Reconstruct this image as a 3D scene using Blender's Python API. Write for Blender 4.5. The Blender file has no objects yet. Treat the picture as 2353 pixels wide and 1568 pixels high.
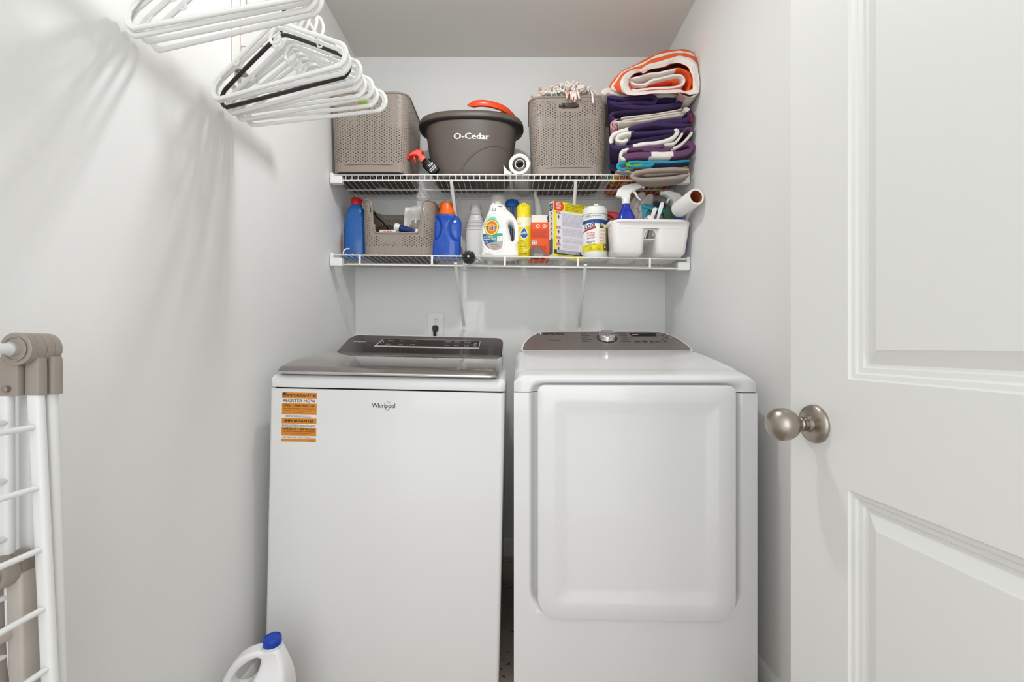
import bpy, math, random
from math import sin, cos, pi, radians
from mathutils import Vector, Matrix, Euler

random.seed(7)
S = bpy.context.scene
COL = S.collection

# ------------------------------------------------------------------ camera
CAMZ = 1.03                      # eye height
cam_d = bpy.data.cameras.new('camera')
cam = bpy.data.objects.new('camera', cam_d)
COL.objects.link(cam)
cam.location = (0, 0, CAMZ)
cam.rotation_euler = (pi / 2, 0, 0)
cam_d.sensor_width = 36
cam_d.lens = 15.3
cam_d.shift_x = 0.0006
cam_d.shift_y = 0.0055
cam_d.clip_start = 0.02
S.camera = cam

# ------------------------------------------------------------------ world, lights, exposure
S.view_settings.view_transform = 'Standard'
S.view_settings.look = 'None'
S.view_settings.gamma = 1
S.view_settings.use_curve_mapping = False
S.view_settings.exposure = 0.08
w = bpy.data.worlds.new('world'); S.world = w; w.use_nodes = True
w.node_tree.nodes['Background'].inputs[0].default_value = (0.975, 0.99, 1.0, 1)
w.node_tree.nodes['Background'].inputs[1].default_value = 1.08


def area(name, loc, rot, size, power, color=(1, 1, 1), shape='DISK', size_y=None):
    l = bpy.data.lights.new(name, 'AREA'); l.shape = shape; l.size = size
    if size_y: l.size_y = size_y
    l.energy = power; l.color = color
    o = bpy.data.objects.new(name, l); COL.objects.link(o)
    o.location = loc; o.rotation_euler = rot
    return o


# flush lamp on the ceiling of the laundry room, and daylight of the hallway behind the open doorway
area('ceiling_lamp', (-0.14, 1.10, 2.40), (0, 0, 0), 0.10, 6.0, (0.99, 0.995, 1.0))
glow = bpy.data.lights.new('ceiling_lamp_glow', 'POINT'); glow.energy = 4.0; glow.color = (0.99, 0.995, 1.0); glow.shadow_soft_size = 0.05
go_ = bpy.data.objects.new('ceiling_lamp_glow', glow); COL.objects.link(go_); go_.location = (-0.14, 1.10, 2.37)
area('hallway_daylight', (0.1, -1.5, 1.45), (pi / 2, 0, 0), 1.7, 18, (0.96, 0.985, 1.0), 'RECTANGLE', 2.0)

# ------------------------------------------------------------------ helpers
X_L, X_R, Y_B, Z_C = -0.770, 0.759, 2.15, 2.46


def P(px, py, Z):
    """a point at depth Z (metres in front of the eye)"""
    return Vector(((px - 1175) * Z / 1000, Z, CAMZ + (797 - py) * Z / 1000))


_m = {}


def srgb(c):
    if isinstance(c, str):
        c = [int(c[i:i + 2], 16) / 255 for i in (0, 2, 4)]
    return tuple((x / 12.92 if x <= 0.04045 else ((x + 0.055) / 1.055) ** 2.4) for x in c)


def mat(name, color, rough=0.5, metal=0.0, bump=0.0, scale=60, trans=0.0, coat=0.0, vary=0.0, spec=0.5, alpha=1.0, ior=1.45, sss=0.0):
    key = name
    if key in _m: return _m[key]
    m = bpy.data.materials.new(name); m.use_nodes = True
    nt = m.node_tree; b = nt.nodes['Principled BSDF']
    c = srgb(color)
    b.inputs['Base Color'].default_value = (*c, 1)
    b.inputs['Roughness'].default_value = rough
    b.inputs['Metallic'].default_value = metal
    b.inputs['Transmission Weight'].default_value = trans
    b.inputs['Coat Weight'].default_value = coat
    b.inputs['Specular IOR Level'].default_value = spec
    b.inputs['IOR'].default_value = ior
    b.inputs['Alpha'].default_value = alpha
    if bump or vary:
        tc = nt.nodes.new('ShaderNodeTexCoord')
        n = nt.nodes.new('ShaderNodeTexNoise'); n.inputs['Scale'].default_value = scale
        n.inputs['Detail'].default_value = 4
        nt.links.new(tc.outputs['Object'], n.inputs['Vector'])
        if bump:
            bp = nt.nodes.new('ShaderNodeBump'); bp.inputs['Strength'].default_value = bump
            bp.inputs['Distance'].default_value = 0.002
            nt.links.new(n.outputs['Fac'], bp.inputs['Height'])
            nt.links.new(bp.outputs['Normal'], b.inputs['Normal'])
        if vary:
            mx = nt.nodes.new('ShaderNodeMix'); mx.data_type = 'RGBA'
            mx.inputs[6].default_value = (*[x * (1 - vary) for x in c], 1)
            mx.inputs[7].default_value = (*[min(1, x * (1 + vary)) for x in c], 1)
            nt.links.new(n.outputs['Fac'], mx.inputs[0])
            nt.links.new(mx.outputs[2], b.inputs['Base Color'])
    _m[key] = m
    return m


def ink(c):
    return mat('ink_' + c, c, 0.45)


def kids(o): return [c for c in bpy.data.objects if c.parent == o]


def catmull(pts, n=6, closed=False):
    pts = [Vector(p) for p in pts]
    out = []
    N = len(pts)
    rng = N if closed else N - 1
    for i in range(rng):
        if closed:
            p0, p1, p2, p3 = pts[(i - 1) % N], pts[i], pts[(i + 1) % N], pts[(i + 2) % N]
        else:
            p0 = pts[i - 1] if i > 0 else pts[0] * 2 - pts[1]
            p1, p2 = pts[i], pts[i + 1]
            p3 = pts[i + 2] if i + 2 < N else pts[-1] * 2 - pts[-2]
        for k in range(n):
            t = k / n
            out.append(0.5 * ((2 * p1) + (-p0 + p2) * t + (2 * p0 - 5 * p1 + 4 * p2 - p3) * t * t + (-p0 + 3 * p1 - 3 * p2 + p3) * t ** 3))
    if not closed: out.append(pts[-1])
    return out


def rrect(w_, h_, r, n=6, cx=0, cy=0, rb=None):
    """rounded rectangle, counter-clockwise from the right side; rb = radius of the lower corners"""
    rb = r if rb is None else rb
    out = []
    for (sx, sy, a0, rr) in ((1, -1, -90, rb), (1, 1, 0, r), (-1, 1, 90, r), (-1, -1, 180, rb)):
        x = cx + sx * (w_ / 2 - rr); y = cy + sy * (h_ / 2 - rr)
        for k in range(n + 1):
            a = radians(a0 + 90 * k / n)
            out.append((x + rr * cos(a), y + rr * sin(a)))
    return out


class MB:
    def __init__(s): s.v = []; s.f = []; s.m = []

    def add(s, vs, fs, mi=0):
        b = len(s.v); s.v += [tuple(v) for v in vs]
        for i, f in enumerate(fs):
            s.f.append([b + k for k in f]); s.m.append(mi if not isinstance(mi, (list, tuple)) else mi[i])
        return s

    def box(s, x0, x1, y0, y1, z0, z1, mi=0):
        return s.add([(x0, y0, z0), (x1, y0, z0), (x1, y1, z0), (x0, y1, z0), (x0, y0, z1), (x1, y0, z1), (x1, y1, z1), (x0, y1, z1)],
                     [(0, 3, 2, 1), (4, 5, 6, 7), (0, 1, 5, 4), (1, 2, 6, 5), (2, 3, 7, 6), (3, 0, 4, 7)], mi)

    def loft(s, rings, cap0=True, cap1=True, mi=0, wrap=False):
        n = len(rings[0]); vs = [p for r in rings for p in r]; fs = []
        R = len(rings)
        for i in range(R if wrap else R - 1):
            a = i * n; b = ((i + 1) % R) * n
            for k in range(n):
                fs.append((a + k, a + (k + 1) % n, b + (k + 1) % n, b + k))
        if not wrap:
            if cap0: fs.append(tuple(reversed(range(n))))
            if cap1: fs.append(tuple(range((R - 1) * n, R * n)))
        return s.add(vs, fs, mi)

    def tube(s, path, r, seg=8, mi=0, cap=True, closed=False, flat=1.0):
        path = [Vector(p) for p in path]; N = len(path); rings = []
        t0 = (path[1] - path[0]).normalized()
        up = Vector((0, 0, 1)) if abs(t0.z) < 0.9 else Vector((1, 0, 0))
        nrm = (up - t0 * up.dot(t0)).normalized()
        for i, p in enumerate(path):
            if closed: t = (path[(i + 1) % N] - path[i - 1]).normalized()
            elif i == 0: t = t0
            elif i == N - 1: t = (path[-1] - path[-2]).normalized()
            else: t = (path[i + 1] - path[i - 1]).normalized()
            nrm = (nrm - t * nrm.dot(t)).normalized(); bn = t.cross(nrm)
            rr = r[i] if isinstance(r, (list, tuple)) else r
            rings.append([p + nrm * (rr * cos(2 * pi * k / seg)) + bn * (rr * flat * sin(2 * pi * k / seg)) for k in range(seg)])
        return s.loft(rings, cap and not closed, cap and not closed, mi, wrap=closed)

    def lathe(s, prof, o=(0, 0, 0), ax=(0, 0, 1), seg=28, mi=0, cap=True, sy=1.0):
        ax = Vector(ax).normalized(); o = Vector(o)
        a = Vector((1, 0, 0)) if abs(ax.x) < 0.8 else Vector((0, 1, 0))
        u = (a - ax * a.dot(ax)).normalized(); v = ax.cross(u)
        rings = [[o + ax * h + u * (r * cos(2 * pi * k / seg)) + v * (r * sy * sin(2 * pi * k / seg)) for k in range(seg)] for r, h in prof]
        return s.loft(rings, cap, cap, mi)

    def prism(s, poly, off, mi=0):
        off = Vector(off); a = [Vector(p) for p in poly]
        return s.loft([a, [p + off for p in a]], True, True, mi)

    def grid(s, fn, nu, nv, mi=0, double=False):
        vs = [fn(i / nu, j / nv) for j in range(nv + 1) for i in range(nu + 1)]
        fs = [(j * (nu + 1) + i, j * (nu + 1) + i + 1, (j + 1) * (nu + 1) + i + 1, (j + 1) * (nu + 1) + i) for j in range(nv) for i in range(nu)]
        return s.add(vs, fs, mi)

    def build(s, name, mats, parent=None, loc=None, smooth=True, bevel=0, seg=2, ang=52, solid=0):
        me = bpy.data.meshes.new(name)
        me.from_pydata(s.v, [], s.f)
        mats = mats if isinstance(mats, (list, tuple)) else [mats]
        for m in mats: me.materials.append(m)
        me.polygons.foreach_set('material_index', s.m)
        if smooth:
            me.polygons.foreach_set('use_smooth', [True] * len(s.f))
            me.update()
            me.set_sharp_from_angle(angle=radians(ang))
        me.update()
        o = bpy.data.objects.new(name, me); COL.objects.link(o)
        if parent: o.parent = parent
        if loc: o.location = loc
        if bevel:
            b = o.modifiers.new('bevel', 'BEVEL'); b.width = bevel; b.segments = seg; b.limit_method = 'ANGLE'; b.angle_limit = radians(35)
        if solid:
            b = o.modifiers.new('thick', 'SOLIDIFY'); b.thickness = solid
        return o


def tag(o, label=None, cat=None, group=None, kind=None):
    if label: o['label'] = label
    if cat: o['category'] = cat
    if group: o['group'] = group
    if kind: o['kind'] = kind
    return o


def thing(name, label, cat, loc=(0, 0, 0), rot=(0, 0, 0), group=None):
    o = bpy.data.objects.new(name, None); COL.objects.link(o)
    o.empty_display_size = 0.05
    o.location = loc; o.rotation_euler = rot
    return tag(o, label, cat, group)


def dup(o, parent=None):
    c = o.copy(); COL.objects.link(c); c.parent = parent
    for ch in [k for k in o.children]: dup(ch, c)
    return c


def xf(vs, M): return [M @ Vector(v) for v in vs]


def curve_geo(splines, extrude, bevel=0.0, res=3, smooth=0):
    """a filled flat outline with holes, thickened and rounded; x, y in plane, z thickness"""
    cu = bpy.data.curves.new('c', 'CURVE'); cu.dimensions = '2D'; cu.fill_mode = 'BOTH'
    cu.extrude = extrude; cu.bevel_depth = bevel; cu.bevel_resolution = res; cu.offset = -bevel
    for sp in splines:
        pts = catmull([(x, y, 0) for x, y in sp], smooth, True) if smooth else [Vector((x, y, 0)) for x, y in sp]
        q = cu.splines.new('POLY'); q.points.add(len(pts) - 1); q.use_cyclic_u = True
        for i, p in enumerate(pts): q.points[i].co = (p.x, p.y, 0, 1)
    ob = bpy.data.objects.new('c', cu)
    me = ob.to_mesh()
    vs = [tuple(v.co) for v in me.vertices]; fs = [tuple(p.vertices) for p in me.polygons]
    ob.to_mesh_clear(); bpy.data.objects.remove(ob); bpy.data.curves.remove(cu)
    return vs, fs


_t = {}


def text_geo(s, bold=0.0, shear=0.0):
    k = (s, bold, shear)
    if k in _t: return _t[k]
    cu = bpy.data.curves.new('t', 'FONT'); cu.body = s; cu.size = 1; cu.resolution_u = 2
    cu.offset = bold; cu.shear = shear; cu.fill_mode = 'FRONT'
    ob = bpy.data.objects.new('t', cu)
    me = ob.to_mesh()
    vs = [tuple(v.co) for v in me.vertices]; fs = [tuple(p.vertices) for p in me.polygons]
    ob.to_mesh_clear(); bpy.data.objects.remove(ob); bpy.data.curves.remove(cu)
    x0 = min(v[0] for v in vs); x1 = max(v[0] for v in vs)
    _t[k] = ([(v[0] - x0, v[1]) for v in vs], fs, x1 - x0)
    return _t[k]


class Decal:
    """flat print laid on a surface: mp(u, v, lift) gives the point"""

    def __init__(s, mp, curved=False): s.curved = curved; s.mp = mp; s.mb = MB(); s.c = []; s.n = 0

    def ci(s, c):
        if c not in s.c: s.c.append(c)
        return s.c.index(c)

    def put(s, pts, fs, c):
        s.n += 1
        d = 0.0003 + s.n * (0.00004 if s.curved else 0.00002)
        s.mb.add([s.mp(x, y, d) for x, y in pts], fs, s.ci(c)); return s

    def rect(s, x0, y0, x1, y1, c, n=1):
        if s.curved: n = max(1, math.ceil(abs(x1 - x0) / .002))
        pts = []; fs = []
        for i in range(n + 1):
            x = x0 + (x1 - x0) * i / n; pts += [(x, y0), (x, y1)]
        for i in range(n): fs.append((2 * i, 2 * i + 2, 2 * i + 3, 2 * i + 1))
        return s.put(pts, fs, c)

    def band(s, lo, hi, c):
        """area between two polylines with the same x's"""
        if s.curved:
            def fine(q):
                o = [q[0]]
                for a, b in zip(q, q[1:]):
                    k = max(1, math.ceil(abs(b[0] - a[0]) / .002))
                    o += [(a[0] + (b[0] - a[0]) * i / k, a[1] + (b[1] - a[1]) * i / k) for i in range(1, k + 1)]
                return o
            lo, hi = fine(lo), fine(hi)
        pts = []; fs = []
        for a, b in zip(lo, hi): pts += [a, b]
        for i in range(len(lo) - 1): fs.append((2 * i, 2 * i + 2, 2 * i + 3, 2 * i + 1))
        return s.put(pts, fs, c)

    def poly(s, pts, c):
        if not s.curved: return s.put(pts, [tuple(range(len(pts)))], c)
        xa, xb = min(p[0] for p in pts), max(p[0] for p in pts); lo = []; hi = []   # convex outline laid in narrow strips
        for k in range(13):
            x = xa + (xb - xa) * min(.9999, max(.0001, k / 12)); y_ = []
            for p, q in zip(pts, pts[1:] + pts[:1]):
                if (p[0] - x) * (q[0] - x) <= 0 and p[0] != q[0]: y_.append(p[1] + (q[1] - p[1]) * (x - p[0]) / (q[0] - p[0]))
            lo.append((x, min(y_))); hi.append((x, max(y_)))
        return s.band(lo, hi, c)

    def ell(s, x, y, rx, ry, c, n=24, a0=0):
        return s.poly([(x + rx * cos(2 * pi * k / n) * cos(a0) - ry * sin(2 * pi * k / n) * sin(a0), y + rx * cos(2 * pi * k / n) * sin(a0) + ry * sin(2 * pi * k / n) * cos(a0)) for k in range(n)], c)

    def ring(s, x, y, rx, ry, t, c, n=28, a=0, b=1):
        pts = []
        for k in range(n + 1):
            w_ = 2 * pi * (a + (b - a) * k / n)
            pts += [(x + rx * cos(w_), y + ry * sin(w_)), (x + (rx - t) * cos(w_), y + (ry - t) * sin(w_))]
        return s.put(pts, [(2 * i, 2 * i + 2, 2 * i + 3, 2 * i + 1) for i in range(n)], c)

    def text(s, st, x, y, h, c, width=None, bold=0.0, shear=0.0, align='l', rot=0):
        if bold:                             # heavier strokes: the same word set three times, a hair apart
            q = (width / len(st) if width else h * .6) * bold * 1.3; bold = 0
            s.text(st, x - q, y, h, c, width, 0, shear, align, rot); s.text(st, x + q, y, h, c, width, 0, shear, align, rot)
        vs, fs, w_ = text_geo(st, bold, shear)
        sy = h / 0.72; sx = width / w_ if width else sy
        ox = 0 if align == 'l' else (-w_ * sx / 2 if align == 'c' else -w_ * sx)
        ca, sa = cos(rot), sin(rot)
        pts = []
        for v in vs:
            a, b = v[0] * sx + ox, v[1] * sy
            pts.append((x + a * ca - b * sa, y + a * sa + b * ca))
        return s.put(pts, fs, c)

    def lines(s, x0, x1, y0, y1, n, c, t=0.35, seed=1):
        """rows of print too small to read"""
        r = random.Random(seed); st = (y1 - y0) / n
        for i in range(n):
            y = y1 - (i + 0.5) * st; x = x0
            e = x1 - (x1 - x0) * r.random() * 0.25
            while x < e:
                l = (x1 - x0) * (0.05 + r.random() * 0.12)
                s.rect(x, y - st * t / 2, min(x + l, e), y + st * t / 2, c)
                x += l + (x1 - x0) * 0.02
        return s

    def build(s, name, parent, label=None):
        o = s.mb.build(name, [ink(c) for c in s.c], parent, smooth=False)
        if label: o['label'] = label
        return o


def plane_map(O, U, V):
    O, U, V = Vector(O), Vector(U).normalized(), Vector(V).normalized(); N = U.cross(V)
    return lambda u, v, d: O + U * u + V * v + N * d


def cyl_map(cx, cy, r, z0, a0=-pi / 2):
    """u runs round a cylinder, 0 faces angle a0"""
    return lambda u, v, d: Vector((cx + (r + d) * cos(a0 + u / r), cy + (r + d) * sin(a0 + u / r), z0 + v))


def smooth(a, b, x):
    t = max(0, min(1, (x - a) / (b - a))); return t * t * (3 - 2 * t)


# ------------------------------------------------------------------ materials
WALL = mat('wall_paint', 'ececea', 0.75, bump=0.12, scale=160, vary=0.012)
CEIL = mat('ceiling_paint', 'dddad5', 0.85, bump=0.1, scale=160)
TRIM = mat('trim_paint', 'eeece7', 0.4)
DOORM = mat('door_paint', 'e4e4e1', 0.42, bump=0.02, scale=90)
ENAM = mat('white_enamel', 'e9e9e8', 0.22, coat=0.3, bump=0.01, scale=30)
ENAM2 = mat('dryer_enamel', 'e7e7e7', 0.16, coat=0.4)
DARK = mat('dark_gap', '1b1a19', 0.8)
WIRE = mat('white_vinyl_wire', 'eceae5', 0.35)
PLAST = mat('white_plastic', 'eeeeea', 0.35)
HANGW = mat('hanger_white_plastic', 'f2f2ef', 0.3, sss=0.1)
HANGB = mat('hanger_black_plastic', '2b2528', 0.35)
TAUPE = mat('taupe_plastic', '978b81', 0.45)
BASK = mat('basket_plastic', '978b81', 0.42, bump=0.03, scale=120)
RACKG = mat('rack_joint_plastic', '998f86', 0.34)
RACKW = mat('rack_white_tube', 'e6e6e4', 0.3)
NICK = mat('brushed_nickel', 'a89f95', 0.33, metal=1.0)
CHROME = mat('chrome', 'd0d0ce', 0.08, metal=1.0)
BLACK = mat('black_plastic', '161515', 0.4)

# floor: worn beige vinyl with specks of dirt
m = bpy.data.materials.new('beige_vinyl'); m.use_nodes = True; nt = m.node_tree; b = nt.nodes['Principled BSDF']
tc = nt.nodes.new('ShaderNodeTexCoord'); n1 = nt.nodes.new('ShaderNodeTexNoise'); n1.inputs['Scale'].default_value = 3; n1.inputs['Detail'].default_value = 8
n2 = nt.nodes.new('ShaderNodeTexNoise'); n2.inputs['Scale'].default_value = 55; n2.inputs['Detail'].default_value = 3
r1 = nt.nodes.new('ShaderNodeValToRGB'); r1.color_ramp.elements[0].color = (*srgb('8d8074'), 1); r1.color_ramp.elements[1].color = (*srgb('c5b5a6'), 1)
r2 = nt.nodes.new('ShaderNodeValToRGB'); r2.color_ramp.elements[0].position = 0.31; r2.color_ramp.elements[1].position = 0.37
r2.color_ramp.elements[0].color = (0.12, 0.09, 0.07, 1); r2.color_ramp.elements[1].color = (1, 1, 1, 1)
mx = nt.nodes.new('ShaderNodeMix'); mx.data_type = 'RGBA'; mx.blend_type = 'MULTIPLY'; mx.inputs[0].default_value = 1
nt.links.new(tc.outputs['Object'], n1.inputs[0]); nt.links.new(tc.outputs['Object'], n2.inputs[0])
nt.links.new(n1.outputs['Fac'], r1.inputs[0]); nt.links.new(n2.outputs['Fac'], r2.inputs[0])
nt.links.new(r1.outputs[0], mx.inputs[6]); nt.links.new(r2.outputs[0], mx.inputs[7]); nt.links.new(mx.outputs[2], b.inputs['Base Color'])
b.inputs['Roughness'].default_value = 0.45
FLOOR = m

# ------------------------------------------------------------------ room shell
Y0 = -0.35


def struct(name, mb, m_, **k):
    o = mb.build(name, m_, **k); o['kind'] = 'structure'; return o


struct('floor', MB().box(X_L - .1, X_R + .1, Y0, Y_B + .1, -.1, 0), FLOOR, smooth=False)
struct('ceiling', MB().box(X_L - .1, X_R + .1, Y0, Y_B + .1, Z_C, Z_C + .1), CEIL, smooth=False)
struct('wall_left', MB().box(X_L - .1, X_L, Y0, Y_B + .1, 0, Z_C), WALL, smooth=False)
struct('wall_right', MB().box(X_R, X_R + .1, Y0, Y_B + .1, 0, Z_C), WALL, smooth=False)
struct('wall_back', MB().box(X_L, X_R, Y_B, Y_B + .1, 0, Z_C), WALL, smooth=False)


def base_prof(d, flip=1):  # (out from wall, height)
    return [(0, 0), (.013, 0), (.013, .058), (.010, .066), (.010, .071), (.006, .078), (.004, .083), (0, .083)]


pr = base_prof(0)
struct('baseboard_back', MB().loft([[(X_L + .014, Y_B - a, h) for a, h in pr], [(X_R - .014, Y_B - a, h) for a, h in pr]]), TRIM)
struct('baseboard_left', MB().loft([[(X_L + a, Y0, h) for a, h in pr], [(X_L + a, Y_B, h) for a, h in pr]]), TRIM)
struct('baseboard_right', MB().loft([[(X_R - a, Y0, h) for a, h in pr], [(X_R - a, Y_B, h) for a, h in pr]]), TRIM)

# ------------------------------------------------------------------ door, open against the right wall
D_E = Vector((.527, .821, 0)); D_U = Vector((.068, -1, 0)).normalized(); D_N = Vector((-1, -.068, 0)).normalized()
DW, DT, DH = .762, .035, 2.03
door = thing('door_1', 'white two-panel door standing open along the right wall', 'door', D_E)
door['kind'] = 'structure'; del door['category']


def dp(u, z, d=0): return D_U * u + D_N * d + Vector((0, 0, z + .01))


mb = MB()
PAN = [(.128, DW - .128, .25, .792), (.128, DW - .128, .968, 1.90)]
us = [0, PAN[0][0], PAN[0][1], DW]; zs = [0, PAN[0][2], PAN[0][3], PAN[1][2], PAN[1][3], DH]
for i in range(3):
    for j in range(5):
        if i == 1 and j in (1, 3): continue
        mb.add([dp(us[i], zs[j]), dp(us[i], zs[j + 1]), dp(us[i + 1], zs[j + 1]), dp(us[i + 1], zs[j])], [(0, 1, 2, 3)])
o_ = [dp(0, 0), dp(DW, 0), dp(DW, DH), dp(0, DH)]; bk = [dp(0, 0, -DT), dp(DW, 0, -DT), dp(DW, DH, -DT), dp(0, DH, -DT)]
mb.add(o_ + bk, [(4, 5, 6, 7), (0, 1, 5, 4), (1, 2, 6, 5), (2, 3, 7, 6), (3, 0, 4, 7)])
slab = mb.build('door_slab', DOORM, door, smooth=False)
INS = [(0, 0), (.0025, -.0035), (.009, -.0045), (.012, -.0075), (.019, -.0085), (.021, -.0115), (.025, -.012), (.044, -.0045), (.047, -.003), (.05, -.003)]
for (u0, u1, z0, z1) in PAN:
    mb = MB()
    mb.loft([[dp(u0 + i, z0 + i, d), dp(u1 - i, z0 + i, d), dp(u1 - i, z1 - i, d), dp(u0 + i, z1 - i, d)] for i, d in INS], False, True)
    mb.build('door_panel', DOORM, door, smooth=False)
kz = .895 - .01
knob = MB().lathe([(.0, .0), (.0335, .0), (.0335, .003), (.031, .0075), (.022, .010), (.0145, .012), (.0135, .018)], dp(.06, kz), D_N, 40).build('knob_rose', NICK, door)
MB().lathe([(.0125, .010), (.0118, .022), (.013, .026), (.013, .028)] + [(max(0, p.x), p.y) for p in catmull([(.0115, .030, 0), (.0135, .034, 0), (.0205, .0405, 0), (.0262, .049, 0), (.0283, .059, 0), (.0268, .069, 0), (.0205, .0780, 0), (.0110, .0835, 0), (0, .0850, 0)], 5)], dp(.06, kz), D_N, 48).build('door_knob', NICK, door)
MB().lathe([(0, 0), (.0132, 0), (.0132, .0014), (0, .0014)], dp(.06, kz, .0262), D_N, 32).build('knob_collar', BLACK, door)
MB().box(-.0115, .0115, -.0008, .0008, -.028, .028).build('latch_plate', NICK, door, loc=D_U * -.0006 + D_N * -.0175 + Vector((0, 0, kz + .01))).rotation_euler = (0, 0, math.atan2(D_N.y, D_N.x))
for hz in (.25, 1.0, 1.78):
    MB().lathe([(.006, -.045), (.006, .045)], dp(DW + .004, hz, .004)).build('hinge', NICK, door)

# ------------------------------------------------------------------ washer
WA = radians(1.22)
wash = thing('washing_machine', 'white top-load washing machine with dark glass lid and orange sticker', 'washing machine', (-.384, 1.28, .0076), (0, WA, 0))
HW = .346
mb = MB()
mb.loft([[(x, y + .33, z) for x, y in rrect(2 * HW, .66, .012, 3)] for z in (.03, .893)])
mb.build('cabinet', ENAM, wash)
MB().box(-.335, .335, .012, .65, .885, .90).build('seam_gap', DARK, wash)
rg = []
for ins, z in ((.0, .8975), (-.0015, .903), (-.0015, .922), (.004, .931), (.014, .936)):
    rg.append([(x, y + .335, z) for x, y in rrect(2 * (HW - ins), .67 - 2 * ins, .018, 5)])
MB().loft(rg).build('top_panel', ENAM, wash)
for sx in (-1, 1):
    for y in (.06, .6):
        MB().lathe([(.02, -.003), (.02, .008), (.008, .012), (.008, .032)], (sx * .29, y, 0 - sx * .0), seg=16).build('levelling_foot', BLACK, wash)
# tinted glass lid, swelling upwards towards the console
GL = mat('tinted_glass_lid', '635953', 0.05, coat=1.0, spec=0.9)
GL2 = mat('tinted_glass_console', '382f2b', 0.10, coat=.6, spec=0.6, vary=0.05, scale=8)


def lid_h(y):
    pts = [(-.018, .9455), (-.008, .955), (.0, .959), (.03, .966), (.075, .975), (.13, .983), (.2, .989), (.3, .993), (.45, .996)]
    for (a, ha), (b_, hb) in zip(pts, pts[1:]):
        if y <= b_: return ha + (hb - ha) * (y - a) / (b_ - a)
    return pts[-1][1]


LW = .326
ys = [-.018, -.014, -.008, -.003, .0, .01, .02, .04, .06, .075, .1, .13, .16, .2, .25, .3, .37, .45]
xs = [-LW, -LW + .003, -LW + .01, -LW + .02] + [-.28 + .56 * k / 20 for k in range(21)] + [LW - .02, LW - .01, LW - .003, LW]


def lid_pt(x, y):
    e = LW - abs(x); drop = .006 * (1 - min(1, e / .014)) ** 2
    cr = max(0, .02 - e)                     # rounded front corners
    yy = y + (cr ** 2 / .02) * max(0, 1 - (y + .018) / .06)
    return (x, yy, lid_h(y) - drop)


mb = MB()
top = [[lid_pt(x, y) for x in xs] for y in ys]
n = len(xs)
vs = [p for r_ in top for p in r_]; fs = [(j * n + i, j * n + i + 1, (j + 1) * n + i + 1, (j + 1) * n + i) for j in range(len(ys) - 1) for i in range(n - 1)]
mb.add(vs, fs)
lidg = mb.build('lid', GL, wash, ang=60)
# bright metal edge round the lid
mb = MB()
edge = [lid_pt(xs[0], y) for y in reversed(ys)] + [lid_pt(x, ys[0]) for x in xs[1:-1]] + [lid_pt(xs[-1], y) for y in ys]
ring = []
for (x, y, z) in edge:
    zb = .9375
    q = Vector((x, y, 0)); c = Vector((0, .25, 0)); o2 = (q - c).normalized() * .0015
    ring.append([(x, y, z + .0003), (x + o2.x, y + o2.y, z - .001), (x + o2.x, y + o2.y, min(zb + .004, z - .0015) if z < .95 else zb + .004), (x - 6 * o2.x, y - 6 * o2.y, zb)])
mb.add([p for r_ in ring for p in r_], [(4 * i + k, 4 * i + k + 1, 4 * i + k + 5, 4 * i + k + 4) for i in range(len(ring) - 1) for k in range(3)])
mb.build('lid_trim', CHROME, wash, ang=50)
# console: the face slopes back and up
CY0, CZ0, CY1, CZ1 = .435, .994, .60, 1.066


def con(x, t, d=0):
    ny, nz = -(CZ1 - CZ0), (CY1 - CY0); l = math.hypot(ny, nz)
    sag = 0
    return Vector((x, CY0 + (CY1 - CY0) * t + ny / l * (d + sag), CZ0 + (CZ1 - CZ0) * t + nz / l * (d + sag)))


def chalf(t): return LW - .002 - (.028 * (1 - math.sqrt(max(0, 1 - ((t - .72) / .28) ** 2))) if t > .72 else 0)


rows = []
for t in [0, .1, .2, .3, .4, .5, .6, .72, .8, .86, .91, .95, .98, 1.0]:
    h = chalf(t); rows.append([con(-h + 2 * h * k / 12, t) for k in range(13)])
mb = MB(); n = 13
mb.add([p for r_ in rows for p in r_], [(j * n + i, j * n + i + 1, (j + 1) * n + i + 1, (j + 1) * n + i) for j in range(len(rows) - 1) for i in range(n - 1)])
mb.build('console_face', GL2, wash, ang=60)
mb = MB()
ol = [con(-chalf(t), t, .002) + Vector((-.002, .002, 0)) for t in [0, .3, .6, .72, .8, .86, .91, .95, .98, 1.0]]
ol = ol + [con(chalf(t), t, .002) + Vector((.002, .002, 0)) for t in reversed([0, .3, .6, .72, .8, .86, .91, .95, .98, 1.0])]
lo = [Vector((p.x, p.y + .004, .93)) for p in ol]; bk = [Vector((p.x, .655, min(p.z, CZ1) - .004)) for p in ol]
lo2 = [Vector((p.x, .66, .93)) for p in ol]
k = len(ol)
mb.add(ol + lo, [(i, i + 1, k + i + 1, k + i) for i in range(k - 1)])
mb.add(ol + bk, [(i, i + 1, k + i + 1, k + i) for i in range(k - 1)])
mb.add(bk + lo2, [(i, i + 1, k + i + 1, k + i) for i in range(k - 1)])
mb.build('console_housing', ENAM, wash, ang=60)
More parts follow.
